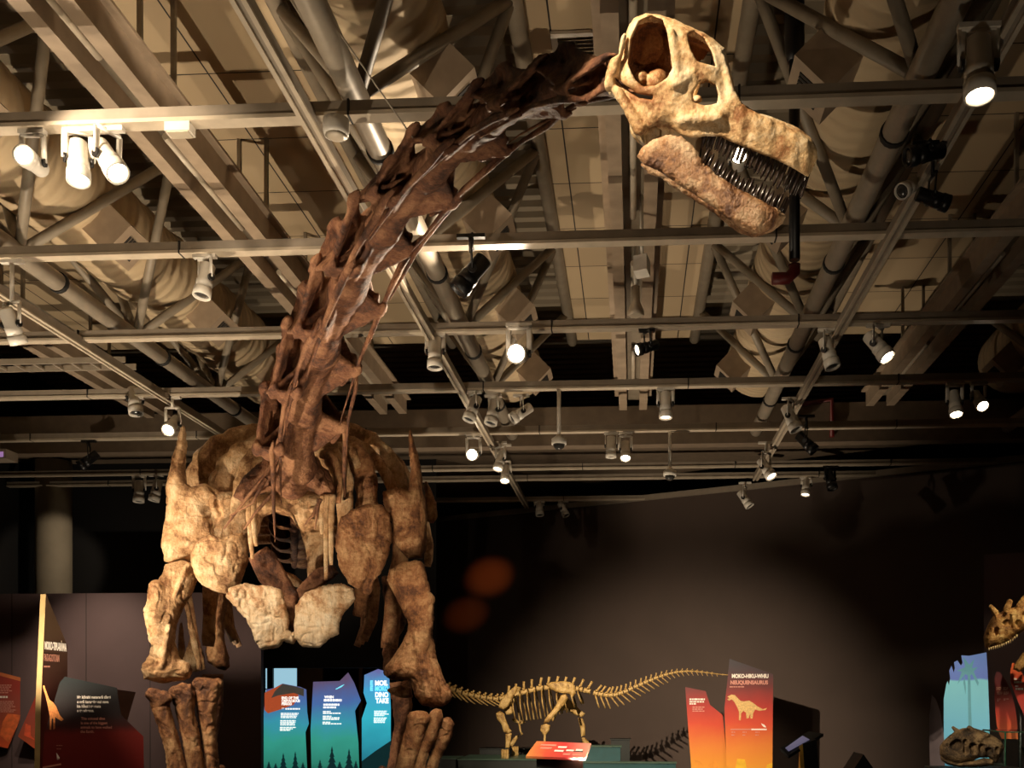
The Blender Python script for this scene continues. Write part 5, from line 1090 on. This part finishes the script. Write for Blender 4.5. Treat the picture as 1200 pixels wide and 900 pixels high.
for x, y in ((1167.5, 806), (1175.5, 806), (1168.5, 811.5), (1176, 811.5)): lines(t, f, x, y, [6, 6, 5], 1.3, M['ink_tan'], .9)
lines(t, f, 1168.5, 819.5, [4, 3, 2], 1.3, M['ink_pink'], .9); lines(t, f, 1176, 819.5, [6, 2], 1.3, M['ink_pink'], .9)
g6 = gm('leaf_print_two', (0, (150, 50, 44)), (.45, (196, 58, 44)), (.75, (226, 104, 50)), (1, (240, 170, 70)), z1=.9)
t, f = panel('leaf_board', 'orange leaf shaped board at the right picture edge, under the horned skull', 'board', [(1186, 777), (1189, 777), (1196, 786), (1204, 800), (1212, 830), (1210, 850), (1200, 838), (1190, 815), (1184.5, 800), (1184, 786)], 11.8, g6, th=.03)
lines(t, f, 1188.3, 797, [9], 2, M['ink_white'], 2.3); lines(t, f, 1188.5, 800.5, [9], 2, M['ink_white'], 2.3); lines(t, f, 1189.5, 805, [4], 2, M['ink_white'], 1.8); lines(t, f, 1190, 808.5, [9], 2, M['ink_white'], 2.3)
# horned theropod skull (body outside the picture) on its mount
MBN['ochre'] = bone_mat('bone_ochre', rgb(112, 72, 28), rgb(176, 126, 58), rgb(214, 178, 106), scale=9, bump=.4)
HY = 11.0; c = at(1200, 890, HY); HS = thing('theropod_skeleton', 'horned theropod skull with open jaws reaching in at the right picture edge', 'skeleton', (c[0]+.5, HY, 0))
bone2d('skull', [(1152.5, 748), (1154, 741), (1159, 730), (1163.5, 722), (1165, 719), (1172, 718), (1178, 714), (1188, 712), (1196, 709), (1206, 712), (1214, 722), (1214, 738), (1202, 738), (1194, 743), (1184, 751), (1172, 757), (1160, 761), (1156, 761), (1153.5, 756)], HY, 15, MBN['ochre'], HS, Rr=9, h=.5, amp=.5, freq=.25,
  extra=[('cap', (1166, 718, 6, 4), (1161.5, 711.5, 8, 2.4), 2), ('cap', (1180, 715, 8, 4), (1183, 706, 9, 3.2), 2), ('cap', (1196, 711, 8, 5), (1201, 701, 9, 3), 2), ('sub', (1172, 722, 13, 4.1), (1175, 721, 13, 4.1), 1), ('sub', (1178, 731, 13, 3.5), (1181, 730, 13, 3.5), 1), ('sub', (1193, 731, 13, 3.8), (1193, 734, 13, 3.2), 1), ('sub', (1168, 738, 13, 2.7), (1167, 743, 13, 2.7), 1), ('sub', (1155, 746, 13, 2.2), (1157, 744, 13, 2.2), 1), ('sub', (1184, 722, 13, 1.8), (1186, 736, 13, 1.8), 1), ('sub', (1202, 722, 13, 4.7), (1205, 728, 13, 4.7), 1)])
fv = VF(1180, 750, HY)
for k in range(14):
    x = 1159+k*2.5; y = np.interp(x, [1159, 1172, 1184, 1192], [760.5, 757, 751.5, 745]); MB().tube([fv.P(x, y-1, .1), fv.P(x+.2, y+2.6, .11)], [.009, .003], 6).build('tooth', M['board_edge'], HS)
bone2d('lower_jaw', [(1187, 784), (1190, 777), (1198, 766), (1208, 755), (1216, 748), (1222, 756), (1212, 770), (1203, 781), (1194, 788)], HY-.05, 6, MBN['ochre'], HS, Rr=4, h=.5, amp=.4, freq=.25)
for k in range(5):
    a = at(1214+k*7, 722+k*4, HY+.1); S = SDF((-.09, -.09, -.1), (.09, .09, .16), .012); S.add(S.cap((-.03, 0, 0), (.04, 0, -.01), .045)); S.add(S.cap((0, 0, .03), (.02, 0, .1), .02), .03)
    V, Q = S.mesh(.003, 30, 3); put('cervical_vertebra', V+a, Q, MBN['ochre'], HS, origin=a, smooth=True)
a = at(1238, 738, HY+.1); MB().tube([(a[0], a[1], 0), a], .03, 8).build('mount_post', M['black'], HS); MB().tube([at(1208, 722, HY+.1), a], .02, 8).build('mount_bar', M['black'], HS)
MB().lathe((a[0], a[1], 0), (0, 0, 1), [(0, .25), (.03, .25), (.04, .1)], 18).build('mount_base', M['black'], HS)
# dark skull on its plinth, low at the right
MBN['dark'] = bone_mat('bone_dark', rgb(44, 34, 22), rgb(98, 78, 52), rgb(160, 134, 94), scale=9, bump=.4)
LY = 8.6; c = at(1140, 897, LY); t = thing('fossil_skull', 'dark brown theropod skull on a plinth in front of the palm panel', 'skull', (c[0], LY, c[2]))
bone2d('cranium', [(1101, 884), (1101, 876), (1104, 870), (1110, 864), (1118, 858), (1128, 853), (1140, 853), (1152, 856), (1164, 862), (1173, 868), (1177, 876), (1174, 884), (1168, 894), (1158, 888), (1148, 888), (1138, 892), (1126, 896), (1114, 894), (1106, 890)], LY, 17, MBN['dark'], t, Rr=10, h=.5, amp=.5, freq=.22,
  extra=[('cap', (1122, 857, 6, 3), (1117, 852.5, 7, 1.8), 1), ('cap', (1142, 858, 12, 4), (1136, 853, 12, 3), 2), ('cap', (1148, 866, 16, 3), (1156, 861, 14, 3), 2), ('cap', (1160, 870, 14, 2.5), (1172, 872, 10, 2.5), 2), ('cap', (1158, 868, 14, 2.5), (1166, 890, 10, 2.5), 2), ('sub', (1119, 873, 15, 5.6), (1122, 871, 15, 5.6), 1), ('sub', (1131, 868, 15, 2.8), (1132, 880, 15, 3.4), 1), ('sub', (1140, 874, 15, 4.5), (1142, 880, 15, 4.2), 1), ('sub', (1150, 874, 15, 3.5), (1150, 884, 15, 3.5), 1), ('sub', (1158, 878, 15, 3.6), (1160, 884, 15, 3.6), 1), ('sub', (1108, 874, 15, 2.2), (1110, 873, 15, 2.2), 1), ('sub', (1168, 877, 15, 2.8), (1169, 880, 15, 2.8), 1)])
bone2d('lower_jaw', [(1102, 886), (1108, 889), (1122, 893), (1140, 891), (1154, 888), (1166, 890), (1164, 897), (1148, 899), (1126, 899), (1110, 896), (1103, 891)], LY-.02, 12, MBN['dark'], t, Rr=5, h=.5, amp=.4, freq=.25, extra=[('sub', (1112, 889, 16, .8), (1136, 894, 16, .8), .6)])
MB().box((c[0]-.32, LY-.25, 0), (c[0]+.4, LY+.25, c[2]-.02)).build('plinth_block', M['plinth'], thing('display_plinth', 'dark plinth under the dark brown theropod skull', 'plinth', (c[0], LY, 0)))
gl, gnt, gb = new_mat('case_glass'); gb.inputs['Base Color'].default_value = (.75, .95, .85, 1); gb.inputs['Roughness'].default_value = .02; gb.inputs['Transmission Weight'].default_value = 1; gb.inputs['IOR'].default_value = 1.1
a = at(1178, 858, 9.6); b = at(1240, 858, 9.6); t = thing('glass_case', 'small glass case low at the right picture edge beside the dark skull', 'case', ((a[0]+b[0])/2, 9.9, 0))
MB().box((a[0], 9.6, 0), (b[0], 10.2, a[2]-.42)).build('case_base', M['plinth'], t)
for lo, hi in (((a[0], 9.6, a[2]-.42), (a[0]+.008, 10.2, a[2])), ((a[0]+.01, 9.6, a[2]-.42), (b[0], 9.608, a[2])), ((a[0], 9.6, a[2]), (b[0], 10.2, a[2]+.008))): MB().box(lo, hi).build('glass_pane', gl, t)
mb = MB(); mb.tube([(a[0], 9.6, a[2]), (b[0], 9.6, a[2])], .006, 6); mb.tube([(a[0], 9.6, a[2]-.42), (a[0], 9.6, a[2])], .006, 6); mb.tube([(a[0], 9.6, a[2]), (a[0], 10.2, a[2])], .006, 6); mb.build('glass_edge', plain('green_glass_edge', rgb(60, 110, 84), .2), t)
bone2d('fossil_claw', [(1196, 876), (1204, 872), (1214, 876), (1220, 886), (1208, 890), (1198, 886)], 9.9, 6, MBN['dark'], None, Rr=4, h=.6, amp=.3, freq=.2)
o = bpy.data.objects['fossil_claw']; tag(o, 'dark fossil bone inside the small glass case at the right edge', 'fossil')
# ------------------------------------------------------------------ light
sc = bpy.context.scene
w = bpy.data.worlds.new('hall_ambient'); sc.world = w; w.use_nodes = True
w.node_tree.nodes['Background'].inputs['Color'].default_value = (1, .76, .52, 1); w.node_tree.nodes['Background'].inputs['Strength'].default_value = .048
def lamp(name, loc, target, power, size=60, col=(1, .81, .59), blend=.5, rad=.06):
    l = bpy.data.lights.new(name, 'SPOT'); o = bpy.data.objects.new(name, l); C.objects.link(o); l.energy = power; l.color = col
    l.spot_size = R(size); l.spot_blend = blend; l.shadow_soft_size = rad; o.location = loc
    o.rotation_euler = (Vector(target)-Vector(loc)).to_track_quat('-Z', 'Y').to_euler(); return o
# uplights on the floor around the skeleton, then added fill lamps in front
lamp('uplight_and_fill', (-7.5, 10.5, .35), (-6.8, 12.0, 8), 1200, 100, rad=.04)
lamp('uplight_and_fill', (-3.2, 9.5, .35), (-3.0, 11.5, 8), 500, 100, rad=.04)
lamp('uplight_and_fill', (-5.5, 4.5, .35), (-5.2, 6.6, 7), 620, 84)  # fill lamp added to light the front faces of the rails
lamp('uplight_and_fill', (1.2, 5.0, .35), (.6, 7.4, 7), 100, 84)  # second, fainter fill lamp added for the rails at right
chest = at(345, 640, 13.2); skull = at(830, 130, 4.75)
lamp('key_and_fill', (-7.9, 9.6, 6.0), at(235, 700, 13.3), 1350, 38, blend=.9)
lamp('key_and_fill', (-1.6, 9.8, 6.0), at(490, 830, 13.2), 560, 28, blend=.9)
lamp('key_and_fill', (-5.2, 8.6, 6.0), at(345, 735, 13.0), 620, 13, blend=.6)
lamp('floor_key', (-4.6, 9.0, 1.0), at(345, 850, 13.2), 70, 34)
lamp('key_and_fill', (-7.0, 8.8, 5.9), at(222, 850, 13.1), 1000, 18, blend=.9)  # added lamp, lightens the lower part of the left foreleg
lamp('key_and_fill', (-1.1, 9.2, 5.9), at(492, 850, 13.1), 700, 17, blend=.9)  # same added lamp for the lower right foreleg
lamp('skull_key', (-2.2, 2.0, 6.0), skull, 1450, 26)
lamp('skull_low', (.9, 2.0, 1.0), skull, 90, 34)
lamp('uplight_and_fill', (-.8, 17.2, .3), (-.6, 18.9, 8), 750, 92)  # fill lamp added to lift the dark fascia and soffit at the back
lamp('neck_key', (-4.8, 6.5, 6.0), at(400, 380, 9.8), 340, 60)
lamp('rim', FIX['very bright spotlight facing the viewer in the centre of the hall'][0]+np.array([0, -.35, -.1]), at(420, 300, 9), 600, 70)
# gallery washes
lamp('wall_wash', (-2.1, 12.6, 4.95), at(770, 880, 21.5), 3700, 56, rad=.035, blend=1)
lamp('panel_wash', (3.0, 12.2, 5.6), at(860, 860, 19.4), 500, 26)
lamp('panel_wash', (-9.5, 16.6, 5.8), at(10, 830, 20.8), 360, 24)  # lamp added to brighten the orange wall panels
lamp('uplight_and_fill', (-8.6, 18.4, .3), (-8.0, 19.0, 8), 260, 110)  # fill lamp added to raise the deep cross beam at left
p = at(120, 800, 21.0); lamp('partition_wash', (p[0]+.3, 17.5, 6.0), p, 900, 46, blend=1)
lamp('panel_wash', (-6.0, 9.5, 5.9), at(90, 850, 12.5), 170, 26)
for (px, py, e, s_) in ((574, 676, 70, 5.0), (547, 720, 34, 4.4)):
    q = on_wall(px, py); lamp('orange_projection', (1.2, 13.2, 5.5), q, e*60, s_, col=(1, .22, .04), blend=1)
lamp('panel_wash', (5.5, 7.0, 5.9), at(1185, 760, 11), 1000, 26)
lamp('panel_wash', (4.6, 5.5, 5.6), at(1140, 875, 8.6), 130, 24)
lamp('column_fill', (-10.2, 19.6, 5.6), (at(63, 640, 21.6)[0], 21.6, 4.5), 110, 40)  # small lamp added so the column does not go black
vs = sc.view_settings; vs.view_transform = 'Standard'; vs.look = 'None'; vs.gamma = 1; vs.exposure = .3; vs.use_curve_mapping = False
sc.cycles.use_denoising = True; sc.cycles.max_bounces = 6; sc.cycles.sample_clamp_indirect = 4
